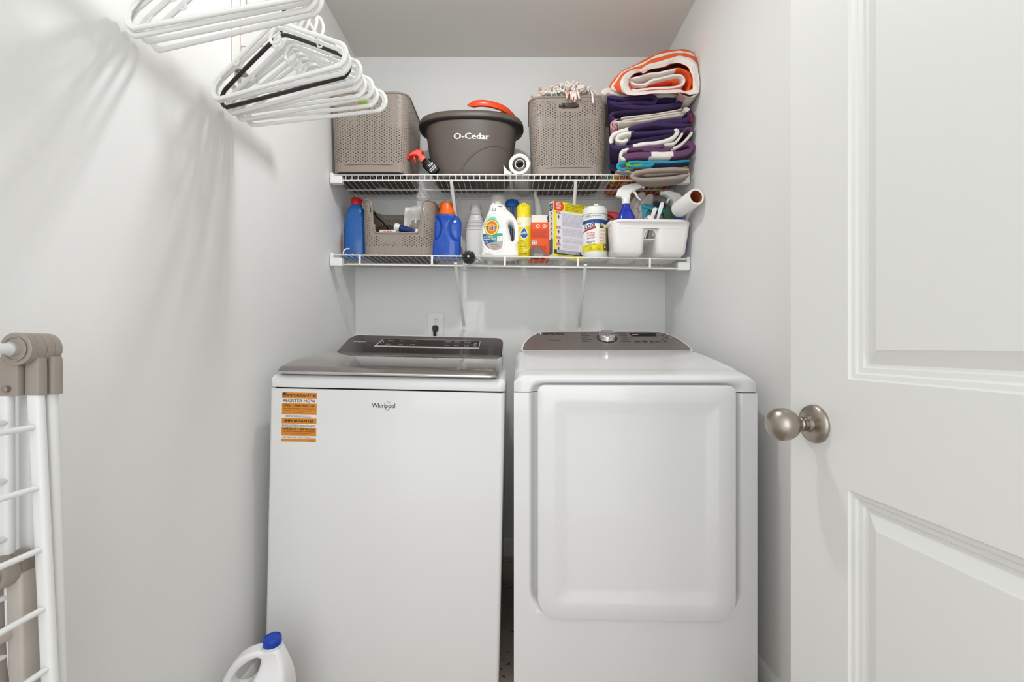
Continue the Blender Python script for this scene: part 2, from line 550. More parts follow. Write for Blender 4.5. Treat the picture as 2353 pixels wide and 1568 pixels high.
# control strip
d = Decal(lambda u, v, l: con(u, v, l + .0008))
GLO = 'b9b3ae'
for i in range(1):
    d.poly([(-.199, .32), (.231, .32), (.231, .76), (.226, .80), (-.176, .80), (-.182, .77)], GLO)
    d.poly([(-.190, .40), (.2285, .40), (.2285, .755), (.2245, .785), (-.174, .785), (-.180, .755)], '2a2422')
    for k_, (x, t_) in enumerate([(-.145, 'NORMAL'), (-.095, 'REGULAR'), (-.045, 'HEAVY DUTY'), (.095, 'WARM'), (.135, 'LIGHT'), (.178, 'EXTRA RINSE')]):
        d.text(t_, x, .665, .05, 'bfb9b4', width=.026, align='c')
    for k_, (x, t_) in enumerate([(-.145, 'BULKY'), (-.095, 'QUICK'), (-.045, 'RINSE'), (.095, 'SPIN'), (.135, 'PRESOAK'), (.178, 'SOIL')]):
        d.text(t_, x, .46, .05, 'bfb9b4', width=.020, align='c')
    d.rect(-.165, .575, -.02, .582, '6d655f'); d.rect(.07, .575, .205, .582, '6d655f')
    d.ring(-.176, .60, .006, .09, .0018, 'd8d4d0', 16)
    d.text('D+', .212, .55, .12, 'd8d4d0', width=.010, align='c')
    d.text('START', .212, .45, .045, 'bfb9b4', width=.016, align='c')
    d.text('whirlpool', -.27, .55, .10, 'c8c3be', width=.05, align='c', bold=.02)
d.build('control_strip', wash, 'dark touch strip with small pale cycle names and a silver lower edge')
# name badge and stickers on the front
fm = lambda u, v, l: Vector((u, -l, v))
d = Decal(fm)
d.text('Whirlpool', -.002 - .042, .842, .0145, '191919', width=.068, bold=.012)
sw = [(.0, -.0)]
d.ring(-.0045, .847, .014, .0135, .0011, '3a3a3a', 16, -.22, -.02)
d.ring(.002, .853, .010, .0075, .0011, '6a6a6a', 12, .02, .3)
d.build('brand_badge', wash, 'small dark badge reading Whirlpool')
d = Decal(lambda u, v, l: Vector((-.3085 + u, -l, .737 + v)))
OR = 'd98a2c'; TX = '2b1208'
d.rect(0, 0, .102, .145, 'eceae6')
d.rect(0, .1275, .102, .145, OR); d.rect(0, .080, .102, .1135, OR); d.rect(0, .0535, .102, .0695, OR); d.rect(0, .0175, .102, .0415, OR); d.rect(0, .0005, .102, .009, OR)
d.poly([(.001, .1315), (.001, .144), (.014, .144)], '2a2a2a'); d.poly([(.004, .131), (.014, .141), (.0135, .136), (.008, .1315)], '2a2a2a')
d.text('IMPORTANT!', .0145, .1325, .0085, TX, width=.074, bold=.03)
d.ell(.0955, .1365, .004, .004, TX, 14); d.ell(.0962, .1368, .0022, .0022, OR, 10)
d.text('REGISTER NOW', .003, .1165, .009, '1f1f22', width=.095, bold=.02)
d.text('CALL 1-888-900-3381', .002, .1035, .0072, TX, width=.096, bold=.02)
d.text('YOU MUST REGISTER YOUR PRODUCT', .004, .0955, .0038, TX, width=.093)
d.text('for your warranty service', .011, .0905, .0030, TX, width=.075)
d.text('owner benefits', .034, .0858, .0028, TX, width=.028)
d.lines(.011, .091, .0715, .0785, 2, '77716b', .35, 3)
d.text('IMPORTANTE!', .009, .0575, .0085, TX, width=.083, bold=.03)
d.text('ENREGISTREZ MAINTENANT', .002, .044, .0065, '1f1f22', width=.098)
d.text('APPELEZ LE 1-888-900-3381', .003, .0345, .0062, TX, width=.095, bold=.01)
d.text('VOUS DEVEZ ENREGISTRER VOTRE PRODUIT', .003, .0288, .0032, TX, width=.096)
d.text('pour les informations', .012, .0243, .0026, TX, width=.075)
d.text('garantie', .031, .0197, .0026, TX, width=.040)
d.lines(.004, .1, .0105, .016, 2, '77716b', .35, 5)
d.lines(.082, .1, .002, .006, 1, '5d3a10', .5, 6)
d.build('sticker', wash, 'orange and white registration sticker with black lettering')

# ------------------------------------------------------------------ dryer
DH_ = .343
dry = thing('clothes_dryer', 'white front-load clothes dryer with taupe control panel and square door', 'dryer', (.350, 1.234, 0), (0, 0, radians(-1.4)))


def sd_rr(x, z, hw, z0, z1, rt, rb_):
    cz = (z0 + z1) / 2; hh = (z1 - z0) / 2
    r_ = rt if z > cz else rb_
    qx = abs(x) - hw + r_; qz = abs(z - cz) - hh + r_
    return math.hypot(max(qx, 0), max(qz, 0)) + min(max(qx, qz), 0) - r_


def dent(x, z):
    return .020 * smooth(0, .020, -sd_rr(x, z, .301, .262, .936, .04, .075))


def dense(lo_, hi_, marks, step, fine):
    out = [lo_]; x = lo_
    while x < hi_ - 1e-6:
        st_ = fine if any(abs(x - q) < .02 for q in marks) else step
        x = min(hi_, x + st_); out.append(x)
    return out


gx = dense(-DH_, DH_, (-.301, .301, -.24, .24), .02, .003); gz = dense(.02, .899, (.262, .30, .33), .03, .005)
mb = MB(); n = len(gx)
mb.add([(x, dent(x, z), z) for z in gz for x in gx], [(j * n + i, j * n + i + 1, (j + 1) * n + i + 1, (j + 1) * n + i) for j in range(len(gz) - 1) for i in range(n - 1)])
o4 = [(-DH_, 0), (-DH_, .70), (DH_, .70), (DH_, 0)]
for i in range(3):
    a, b_ = o4[i], o4[i + 1]
    mb.add([(*b_, .02), (*a, .02), (*a, .899), (*b_, .899)], [(0, 1, 2, 3)])
mb.add([(*p, .02) for p in o4], [(0, 1, 2, 3)])
mb.build('cabinet', ENAM2, dry, ang=50)
MB().box(-.335, .335, .03, .69, .89, .91).build('seam_gap', DARK, dry)
for sx in (-.28, .28):
    for y in (.06, .64): MB().lathe([(.02, 0), (.02, .01), (.008, .014), (.008, .03)], (sx, y, 0), seg=16).build('levelling_foot', BLACK, dry)
# top cover
tops = [(.0, .901), (.0, .906), (.0, .912), (.0, .918), (.0, .924), (.0, .930), (.001, .936), (.003, .941), (.008, .946), (.016, .949), (.03, .952), (.06, .9575), (.075, .9595), (.085, .9602), (.12, .967), (.2, .981), (.3, .998), (.40, 1.012), (.41, 1.013), (.70, 1.013), (.70, .901)]
secs = []
for x in dense(-DH_, DH_, (-.301, .301, -.335, .335), .02, .0025):
    e = DH_ - abs(x); t = (1 - min(1, e / .03)) ** 2.2
    ring_ = []
    for (y, z) in tops:
        if z > .9345:
            zz = z - .022 * t * min(1, (z - .93) / .02); yy = y + .008 * t if y < .1 else y
            if .078 < y < .42 and abs(x) > .30: zz += .004 * smooth(.30, .33, abs(x)) * smooth(.4, .2, y)
        else: zz = z; yy = y + .008 * t
        ring_.append((x, yy + (dent(x, z) if y < .002 else 0), zz))
    secs.append(ring_)
mb = MB(); k = len(tops)
vs = [p for r_ in secs for p in r_]
fs = [(i * k + j, (i + 1) * k + j, (i + 1) * k + (j + 1) % k, i * k + (j + 1) % k) for i in range(len(secs) - 1) for j in range(k)]
fs += [tuple(range(k)), tuple(reversed(range((len(secs) - 1) * k, len(secs) * k)))]
mb.add(vs, fs).build('top_cover', ENAM2, dry, ang=50)
# door
mb = MB()
zc = (.921 + .262) / 2; dh = .921 - .262
dsec = [(0, .004), (0, -.014), (.0015, -.0175), (.005, -.019), (.046, -.0200), (.052, -.0192), (.078, -.0130), (.086, -.0124)]
rg = []
for ins, y in dsec:
    rg.append([(x, y, z) for x, z in rrect(.552 - 2 * ins, dh - 2 * ins, max(.012, .020 - ins * .1), 7, 0, zc, rb=max(.02, .062 - ins * .75))])
mb.loft(rg)
mb.build('dryer_door', ENAM2, dry, ang=40)
# console
EY0, EZ0, EY1, EZ1 = .405, 1.014, .555, 1.094


def dco(x, t, l=0):
    ny, nz = -(EZ1 - EZ0), (EY1 - EY0); q = math.hypot(ny, nz)
    return Vector((x, EY0 + (EY1 - EY0) * t + ny / q * l, EZ0 + (EZ1 - EZ0) * t + nz / q * l))


HWD = [(0, .311), (.04, .3165), (.15, .316), (.35, .309), (.5, .3), (.65, .288), (.78, .272), (.88, .255), (.95, .235), (.99, .205), (1.0, .18)]
mb = MB()
rows = [[dco(-h, t, -.001), dco(h, t, -.001)] for t, h in HWD]
ringA = [dco(-h - .006, t * 1.03, -.001) for t, h in HWD] + [dco(h + .006, t * 1.03, -.001) for t, h in reversed(HWD)]
ringB = [Vector((p.x * 1.02, .62, p.z - .006)) for p in ringA]
ringC = [Vector((p.x * 1.0, .64, 1.0)) for p in ringA]
ringD = [Vector((p.x * 1.01, p.y - .0, p.z - .004)) for p in ringA]
mb.loft([ringA, ringB, ringC], True, True)
mb.build('console_housing', ENAM2, dry, ang=50)
TPC = mat('dryer_console_taupe', '766d68', 0.3, metal=0.2, coat=0.3)
a_ = [dco(-h, .02 + t * .96, .0006) for t, h in HWD] + [dco(h, .02 + t * .96, .0006) for t, h in reversed(HWD)]
MB().prism(a_, (0, .002, -.002)).build('console_face', TPC, dry, smooth=False)
d = Decal(lambda u, v, l: dco(u, v, l + .0012))
d.text('SAMSUNG', -.235, .79, .10, '1c1b1b', width=.085, bold=.05); d.build('maker_name', dry, 'black lettering reading SAMSUNG'); d = Decal(d.mp)
d.ell(-.245, .83, .0025, .03, 'e8e6e4', 10)
d.rect(-.215, .50, -.165, .515, '4a4340')
for i in range(5): d.rect(-.085, .83 - i * .1, -.085 + (.025, .038, .024, .04, .03)[i], .85 - i * .1, '4a4340')
for i in range(5): d.rect(.062 + (.006, .010, .016, .014, 0)[i], .83 - i * .1, .062 + (.04, .04, .04, .04, .045)[i], .85 - i * .1, '4a4340')
e = Decal(d.mp); e.poly([(.118, .70), (.218, .70), (.222, .86), (.116, .86)], '0d0d0d')
e.lines(.122, .150, .75, .82, 1, 'b9b4ae', .5, 3); e.build('time_display', dry, 'narrow black display')
for i, (x, l) in enumerate([(.12, .025), (.15, .02), (.18, .01), (.20, .02), (.232, .012), (.232, .01), (.248, .012), (.240, .010), (.252, .008)]):
    d.rect(x, .42 + (i > 4) * (i - 4) * .1, x + l, .445 + (i > 4) * (i - 4) * .1, '4a4340')
for i in range(3): d.lines(.12 + i * .03, .14 + i * .03, .36, .50, 3, '5a524e', .4, i)
d.ell(.262, .80, .002, .02, 'e8e6e4', 8); d.ell(.268, .60, .002, .02, 'e8e6e4', 8)
d.build('control_marks', dry, 'rows of small dark cycle words')
nrm = (dco(0, 0, 1) - dco(0, 0, 0))
kn = MB().lathe([(0, 0), (.037, 0), (.037, .0015), (.0345, .002), (.0335, .004), (.033, .019), (.031, .0215), (.0, .0225)], dco(.018, .62, .001), nrm, 44)
kn.build('cycle_knob', CHROME, dry)
MB().lathe([(.0355, 0), (.0395, .0004), (.0385, .0018), (.0355, .0022)], dco(.018, .62, .001), nrm, 44, cap=False).build('knob_ring', DARK, dry)

# ------------------------------------------------------------------ outlet with plug
ot = thing('wall_outlet', 'white duplex wall outlet above the washing machine', 'outlet', P(1001.5, 746, 2.15))
MB().box(-.040, .040, -.0055, 0, -.060, .060).build('cover_plate', PLAST, ot, bevel=.003)
for zc_ in (.0195, -.0195):
    mb = MB(); mb.loft([[(x, y_, z + zc_) for x, z in rrect(.034, .029, .013, 6)] for y_ in (-.005, -.0072)]); f = mb.build('receptacle', PLAST, ot)
    MB().box(-.0075, -.0055, -.0076, -.0070, zc_ - .001, zc_ + .008).build('slot', DARK, f)
    MB().box(.0050, .0068, -.0076, -.0070, zc_ - .000, zc_ + .007).build('slot', DARK, f)
    MB().lathe([(0, 0), (.0026, 0), (.0026, .0007), (0, .0007)], (0, -.0076, zc_ - .0075), (0, 1, 0), 12).build('slot', DARK, f)
MB().lathe([(0, 0), (.0025, 0), (.002, .001), (0, .001)], (0, -.0055, 0), (0, -1, 0), 12).build('screw', NICK, ot)
pl = thing('power_plug', 'black power plug with its cord in the wall outlet', 'plug', P(1001.5, 746, 2.15) + Vector((0, -.0078, -.0195)))
mb = MB(); mb.loft([[(x * s_, y_, z * s_) for x, z in rrect(.030, .030, .010, 5)] for y_, s_ in ((0, .95), (-.006, 1.0), (-.02, .9), (-.030, .6))]); mb.build('plug_body', BLACK, pl)
mb = MB(); mb.tube(catmull([(0, -.022, -.004), (0, -.028, -.02), (0, -.026, -.04), (.001, -.022, -.075), (.0, -.02, -.2), (.01, -.02, -.45)], 5), [.0085] * 5 + [.0065] * 5 + [.0045] * 16, 10); mb.build('cord', BLACK, pl)

# ------------------------------------------------------------------ wire shelves
SHX0, SHX1, SHF, SHB = X_L + .004, X_R - .004, 1.846, 2.140


def wire_shelf(name, label, z, tilt, lip, low):
    t = thing(name, label, 'wire shelf', (0, 0, z), (0, tilt, 0), None)
    a, b_ = SHX0 + .006, SHX1 - .006
    MB().tube([(a, SHF, 0), (b_, SHF, 0)], .0030, 8).build('front_rail', WIRE, t)
    MB().tube([(a, SHB, 0), (b_, SHB, 0)], .0030, 8).build('back_rail', WIRE, t)
    MB().tube([(a, SHF + .0, -lip), (b_, SHF + .0, -lip)], .0032, 8).build('lip_rail', WIRE, t)
    MB().tube([(a, (SHF + SHB) / 2 + .02, -.004), (b_, (SHF + SHB) / 2 + .02, -.004)], .0026, 8).build('middle_rail', WIRE, t)
    w0 = None
    nn = 59
    for i in range(nn):
        x = a + .008 + i * (b_ - a - .016) / (nn - 1)
        if w0 is None:
            r_ = .0013
            path = [(0, SHB + .002, .0035), (0, SHF + .002, .0035)]
            if not low: path = [(0, SHB + .002, .0035), (0, SHF + .002, .0035), (0, SHF - .0025, .0025), (0, SHF - .0035, -.001), (0, SHF - .0035, -lip)]
            else: path = path[:1] + [(0, SHF - .002, .0035)]
            w0 = MB().tube(path, r_, 6).build('cross_wire', WIRE, t)
            w0.location.x = x
        else:
            c = w0.copy(); COL.objects.link(c); c.location.x = x
    if low:
        for px in (827, 993, 1160, 1328, 1493):
            x = (px - 1175) * SHF / 1000
            MB().box(x - .0045, x + .0045, SHF - .0045, SHF - .0015, -lip, 0).build('lip_strut', WIRE, t, bevel=.001)
    for sx in (-1, 1):
        xw = SHX0 if sx < 0 else SHX1
        x0, x1 = sorted((xw, xw - sx * .050))
        mb = MB().box(x0, x1, SHF - .010, SHF + .018, -lip - .014 if not low else -lip - .008, -.006 if not low else -.014)
        mb.build('end_bracket', PLAST, t, bevel=.003)
        x0, x1 = sorted((xw, xw - sx * .012))
        MB().box(x0, x1, SHF - .006, SHF + .022, -.02, .008).build('end_bracket', PLAST, t, bevel=.002)
    for x in (-.60, -.30, .02, .30, .58):
        MB().lathe([(0, 0), (.006, 0), (.006, .010), (0, .010)], (x, SHB - .004, -.004), (0, 1, 0), 14).build('wall_clip', PLAST, t)
    return t


Z1, Z2 = 1.759, 1.411
TL2 = radians(.72)
sh1 = wire_shelf('wire_shelf', 'upper white wire shelf carrying baskets, bucket and towels', Z1, 0, .0245, False)
sh2 = wire_shelf('wire_shelf', 'lower white wire shelf carrying detergents and the cleaning caddy', Z2, TL2, .041, True)


def z2(x): return Z2 - math.sin(TL2) * x + .0052


def brace(t, x0, zt, x1, zb, clip=True):
    mb = MB()
    pts = [(x0, SHF - .003, zt), (x0, SHF + .004, zt - .010), (x1, Y_B - .006, zb)]
    mb.tube(pts, .0080, 10, flat=.9)
    mb.build('brace', WIRE, t)
    if clip:
        MB().box(x1 - .0085, x1 + .0085, Y_B - .004, Y_B - .0005, zb - .030, zb + .006).build('brace_foot', PLAST, t, bevel=.0015)


brace(sh1, -.255, -.024, -.245, -.31); brace(sh1, .273, -.024, .29, -.31)
sh2.rotation_euler[1] = TL2
brace(sh2, -.236, -.03, -.230, 1.135 - Z2); brace(sh2, .314, -.03, .338, 1.135 - Z2)
MB().lathe([(0, 0), (.004, 0), (.004, .0015), (0, .0015)], (-.230, Y_B - .0055, 1.118 - Z2), (0, 1, 0), 10).build('screw', NICK, sh2)
# white hook on the lower front rail by the blue bottle
hk = MB().tube(catmull([P(789, 584, 1.835), P(790, 577, 1.835), P(794, 573, 1.835), P(803, 571.5, 1.835)], 5), .0030, 8).build('shelf_hook', PLAST)
tag(hk, 'tiny white hook on lower shelf rail in front of the blue bottle', 'hook')

# ------------------------------------------------------------------ perforated baskets


def rr_at(s, w_, d_, r):
    """point on a rounded rectangle at fraction s of its perimeter, starting mid back, running by the left side"""
    L1 = w_ - 2 * r; L2 = d_ - 2 * r; A = pi * r / 2
    tot = 2 * L1 + 2 * L2 + 4 * A; q = (s % 1) * tot
    segs = [('l', L1 / 2), ('a', A), ('l', L2), ('a', A), ('l', L1), ('a', A), ('l', L2), ('a', A), ('l', L1 / 2)]
    x, y, ang = 0, d_ / 2, pi
    for k_, l in segs:
        if q > l + 1e-9:
            if k_ == 'l': x += l * cos(ang); y += l * sin(ang)
            else:
                cx, cy = x - r * sin(ang), y + r * cos(ang); ang += pi / 2
                x, y = cx + r * sin(ang), cy - r * cos(ang)
            q -= l; continue
        if k_ == 'l': return (x + q * cos(ang), y + q * sin(ang))
        cx, cy = x - r * sin(ang), y + r * cos(ang); an = ang + q / r
        return (cx + r * sin(an), cy - r * cos(an))
    return (x, y)


def basket(t, wb, wt, db, dt_, h, cut=None, slot=True, r=.045, cell=.0106):
    def size(v): return wb + (wt - wb) * v, db + (dt_ - db) * v
    per = 2 * (wt + dt_) - 8 * r + 2 * pi * r
    nu = int(per / cell / 2) * 2; nv = int(h / cell)

    def SP(u, v, o=0):
        a, b_ = size(max(0, min(1, v))); x, y = rr_at(u, a + 2 * o, b_ + 2 * o, r + o); return (x, y, v * h)

    def xz(u, v):
        p = SP(u, v); return p

    mb = MB()
    for i in range(nu):
        off = .5 * (i % 2) / nv
        u0, u1 = i / nu, (i + 1) / nu
        for j in range(-1, nv + 1):
            v0, v1 = j / nv + off, (j + 1) / nv + off
            if v1 <= .0 or v0 >= 1: continue
            v0 = max(0, v0); v1 = min(1, v1)
            um, vm = (u0 + u1) / 2, (v0 + v1) / 2
            x, y, z = SP(um, vm); front = y < 0
            if slot and abs(x) < .046 and abs(y) > db / 2 - .012:
                e_ = .004 if abs(x) > .036 else 0
                sa, sb = (h - .049 + e_) / h, (h - .025 - e_) / h
                if v0 >= sa and v1 <= sb: continue
                if v0 < sa < v1: v1 = sa
                elif v0 < sb < v1: v0 = sb
                vm = (v0 + v1) / 2; x, y, z = SP(um, vm)
            if cut and front and abs(x) < cut[0](z) and z > cut[1]: continue
            solid = z < .040 or z > h - .016 or v1 - v0 < .8 / nv
            if cut and front and (abs(x) < cut[0](z) + .012) and z > cut[1] - .012: solid = True
            if slot and abs(x) < .056 and abs(y) > db / 2 - .012 and z > h - .060: solid = True
            c = [SP(u0, v0), SP(u1, v0), SP(u1, v1), SP(u0, v1)]
            if solid:
                mb.add(c, [(0, 1, 2, 3)]); continue
            du, dv = (u1 - u0), (v1 - v0)
            if (i + j) % 2: tri = [(um - .32 * du, vm), (um + .23 * du, vm + .31 * dv), (um + .23 * du, vm - .31 * dv)]; F = [(3, 0, 4), (0, 1, 6, 4), (1, 2, 5, 6), (2, 3, 4, 5)]
            else: tri = [(um + .32 * du, vm), (um - .23 * du, vm + .31 * dv), (um - .23 * du, vm - .31 * dv)]; F = [(1, 2, 4), (0, 1, 4, 6), (3, 0, 6, 5), (2, 3, 5, 4)]
            mb.add(c + [SP(*q) for q in tri], F)
    body = mb.build('basket_wall', BASK, t, smooth=False, solid=-.0022)
    # base; the shade of its underside is put into the darker colour
    MB().loft([[(x, y, z) for x, y in [rr_at(k_ / 48, wb - .002, db - .002, r) for k_ in range(48)]] for z in (0, .003)]).build('basket_base', mat('basket_base_shade', '453d33', .5), t)
    MB().box(-.022, .022, .045, .062, -.0012, 0).build('base_label', mat('base_label', 'b9b6ae', .5), t)
    # foot ring and the low arch on the front
    MB().tube([(*rr_at(k_ / 60, wb + .002, db + .002, r), .0025) for k_ in range(60)], .0028, 6, closed=True).build('foot_ring', BASK, t)
    arch = [(-wb / 2 + .012, 0.004), (-wb / 2 + .03, .024), (-wb / 2 + .07, .031), (0, .033), (wb / 2 - .07, .031), (wb / 2 - .03, .024), (wb / 2 - .012, .004)]
    if not cut: MB().tube(catmull([(x, -db / 2 - .001 - (.004 if abs(x) < wb / 2 - .035 else -.006), z) for x, z in arch], 6), .0022, 6).build('arch_ridge', BASK, t)
    # rolled rim
    if not cut:
        MB().tube([(*rr_at(k_ / 72, wt + .004, dt_ + .004, r), h) for k_ in range(72)], .0045, 8, closed=True).build('rim', BASK, t)
    else:
        pts = []
        for k_ in range(121):
            u = (k_ / 120)
            a = rr_at(u, wt + .004, dt_ + .004, r)
            if a[1] < 0 and abs(a[0]) < cut[2] + .012: continue
            pts.append((u, (*a, h)))
        L = [p for u, p in pts if u < .5]; R_ = [p for u, p in pts if u >= .5]
        yf = -dt_ / 2 - .001
        cw = cut[2]; zb = cut[1]
        prof_l = [(-cw - .004, yf, h - .004), (-cw + .004, yf, h - .018), (-cw + .008, yf + .002, h - .06), (-cw + .012, yf + .003, zb + .03), (-cw + .022, yf + .004, zb + .006), (-cw + .04, yf + .004, zb)]
        prof = prof_l + [(-x, y, z) for x, y, z in reversed(prof_l)]
        path = [Vector(p) for p in L] + catmull(prof, 5) + [Vector(p) for p in R_]
        MB().tube(path, .0042, 8).build('rim', BASK, t)
    return body


bk1 = thing('storage_basket', 'taupe perforated plastic basket at left end of the upper shelf', 'basket', (-.5985, 1.966, Z1 + .0052), (0, 0, 0))
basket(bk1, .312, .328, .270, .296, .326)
bk2 = thing('storage_basket', 'taupe perforated basket with a string mop head spilling out', 'basket', (.249, 1.984, Z1 + .0052), (0, 0, radians(-2)))
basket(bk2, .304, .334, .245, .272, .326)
bk3 = thing('storage_basket', 'taupe perforated basket with a cut-out front on the lower shelf', 'basket', (-.492, 1.990, z2(-.49)), (0, TL2, radians(-2)))
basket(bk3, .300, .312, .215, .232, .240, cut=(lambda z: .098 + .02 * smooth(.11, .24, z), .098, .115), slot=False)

# green and violet packets in the left basket
t = thing('storage_pouch', 'dark grey pouch filling the left basket below its packets', 'pouch', (-.5985, 1.945, Z1 + .0092))
MB().loft([[(a * q, b_ * q, z) for a, b_ in rrect(.21, .15, .03, 5)] for z, q in ((0, .95), (.02, 1), (.20, 1), (.215, .9))]).build('pouch_body', mat('dark_grey_fabric', '3a3836', .9), t)
for i, (x, y, rz, c, lab) in enumerate([(-.645, 1.872, .1, '9ccb3c', 'lime green packet behind the handle slot of the left basket'), (-.595, 1.885, -.1, '33285c', 'dark violet packet behind the handle slot of the left basket'), (-.550, 1.872, .1, 'b9d63f', 'yellow-green packet at right behind the handle slot of the left basket')]):
    mb = MB(); mb.loft([[(a * s_, b_ * q, z) for a, b_ in rrect(.052, .024, .010, 4)] for z, s_, q in ((0, .9, .8), (.02, 1, 1), (.07, 1, .9), (.095, .95, .35), (.105, .98, .15))])
    o = mb.build('refill_packet', mat('packet_' + c, c, .3), None, loc=(x, y, Z1 + .2245)); o.rotation_euler = (0, 0, rz)
    tag(o, lab, 'packet')

# string mop head
mp = thing('string_mop', 'white and pinkish string mop head heaped on the right basket', 'mop', (.2475, 1.975, Z1 + .337))
MB().lathe([(0, -.20), (.03, -.19), (.035, -.12), (.03, -.02), (0, -.01)], (0, .03, 0), seg=20).build('mop_cap', TAUPE, mp)
mbs = MB(); r = random.Random(4)
for i in range(560):
    a = r.random() * 2 * pi; q = math.sqrt(r.random())
    bx, by = .145 * q * cos(a), .118 * q * sin(a)
    hz = .052 * (1 - q ** 2) + .022 + r.random() * .022
    p0 = Vector((bx * .55, by * .55, -.0)); p3 = Vector((bx + r.uniform(-.018, .018), by + r.uniform(-.015, .015), hz + r.uniform(-.012, .016)))
    p1 = Vector((bx * .8, by * .8, hz * .6)); p2 = (p1 + p3) / 2 + Vector((r.uniform(-.012, .012), r.uniform(-.012, .012), r.uniform(.004, .016)))
    p4 = p3 + Vector((r.uniform(-.010, .010), r.uniform(-.010, .010), r.uniform(-.012, .004))); p5 = p2 + Vector((r.uniform(-.012, .012), r.uniform(-.012, .012), r.uniform(-.012, .002)))
    pth = catmull([p0, p1, p2, p3, p4, p5], 3)
    mbs.tube(pth, [.0044] * (len(pth) - 1) + [.0038], 6, mi=r.choice([0, 0, 0, 0, 0, 0, 0, 1, 1, 1, 2]))
for i in range(13):                                         # strands falling over the front rim
    x = r.uniform(-.09, .10) if i > 8 else r.uniform(-.02, .05); l = r.uniform(.012, .045)
    pth = catmull([(x * .8, -.06, .015), (x, -.105, .022), (x + r.uniform(-.004, .004), -.139, .006), (x + r.uniform(-.008, .008), -.145, .0 - l)], 4)
    mbs.tube(pth, .0042, 6, mi=r.choice([0, 0, 1, 2]))
o = mbs.build('strands', [mat('mop_white', 'f1ece4', .9), mat('mop_cream', 'e6cfc0', .9), mat('mop_pink', 'e0ad9c', .9)], mp); o['kind'] = 'stuff'

# ------------------------------------------------------------------ bucket
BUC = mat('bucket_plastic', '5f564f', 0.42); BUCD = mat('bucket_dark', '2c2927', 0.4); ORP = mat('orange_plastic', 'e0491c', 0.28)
bu = thing('mop_bucket', 'grey-brown oval mop bucket with orange handle on the upper shelf', 'bucket', (-.181, 1.985, Z1 + .0052))


def ov(w_, d_, n=56, e=2.5):
    return [(w_ / 2 * math.copysign(abs(cos(2 * pi * k_ / n)) ** (2 / e), cos(2 * pi * k_ / n)), d_ / 2 * math.copysign(abs(sin(2 * pi * k_ / n)) ** (2 / e), sin(2 * pi * k_ / n))) for k_ in range(n)]


def bsz(z): t = z / .25; return .330 + .085 * t ** .8, .200 + .055 * t


rg = [[(x, y, 0) for x, y in ov(.31, .19)]]
for z in (.004, .04, .08, .12, .16, .2, .235, .262):
    rg.append([(x, y, z) for x, y in ov(*bsz(z))])
inner = [[(x, y, z) for x, y in ov(bsz(z)[0] - .008, bsz(z)[1] - .008)] for z in (.262, .2, .06, .01)]
MB().loft(rg + inner).build('bucket_body', BUC, bu, ang=50)
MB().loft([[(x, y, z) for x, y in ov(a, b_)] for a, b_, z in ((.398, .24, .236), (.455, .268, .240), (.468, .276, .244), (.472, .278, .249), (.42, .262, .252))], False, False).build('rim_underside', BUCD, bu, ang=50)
MB().loft([[(x, y, z) for x, y in ov(a, b_)] for a, b_, z in ((.470, .278, .247), (.474, .280, .250), (.470, .278, .264), (.460, .272, .272), (.445, .262, .274), (.43, .25, .270), (.42, .25, .240))], False, False).build('rim', BUC, bu, ang=50)
MB().box(-.15, .15, -.085, .085, -.001, .003).build('bucket_base', BUCD, bu, bevel=.001)
for i in range(7): MB().box(.02 + i * .019, .032 + i * .019, -.07, .075, -.003, .0).build('base_rib', BUC, bu, bevel=.001)
hpts = catmull([(-.006, -.134, .293), (.05, -.142, .297), (.10, -.138, .293), (.15, -.118, .285), (.19, -.068, .275), (.215, .0, .262), (.222, .02, .25)], 6)
hr = []
for i, p in enumerate(hpts):
    t = (hpts[min(i + 1, len(hpts) - 1)] - hpts[max(i - 1, 0)]).normalized(); s_ = Vector((-t.y, t.x, 0)).normalized()
    k_ = min(1, (i + 1) / 4); wd = .008 * k_; ht = .0125 * k_
    hr.append([p + s_ * (wd * a) + Vector((0, 0, ht * b_)) for a, b_ in ((-1, -.7), (-.7, -1), (.7, -1), (1, -.7), (1, .7), (.6, 1), (-.6, 1), (-1, .7))])
MB().loft(hr).build('carry_handle', ORP, bu, ang=45)


def buc_map(u, v, l):
    w_, d_ = bsz(v); e = 2.5
    q = max(0, 1 - (abs(u) / (w_ / 2)) ** e) ** (1 / e)
    return Vector((u, -d_ / 2 * q - l - .0004, v))


d = Decal(buc_map)
d.text('O·Cedar' if False else 'O-Cedar', -.066, .158, .025, 'f1efea', width=.152, bold=.045); 
d.build('lettering', bu, 'white lettering reading O-Cedar')
arc = [buc_map(x, z, .0004) for x, z in [(-.042 + .0, .004), (-.03, .04), (-.005, .075), (.03, .105), (.075, .128), (.115, .137), (.15, .132), (.175, .118)]]
MB().tube(catmull(arc, 6), .0046, 8, flat=.35).build('swoosh_line', mat('bucket_swoosh', '5e5350', .5), bu)

# ------------------------------------------------------------------ spray bottles


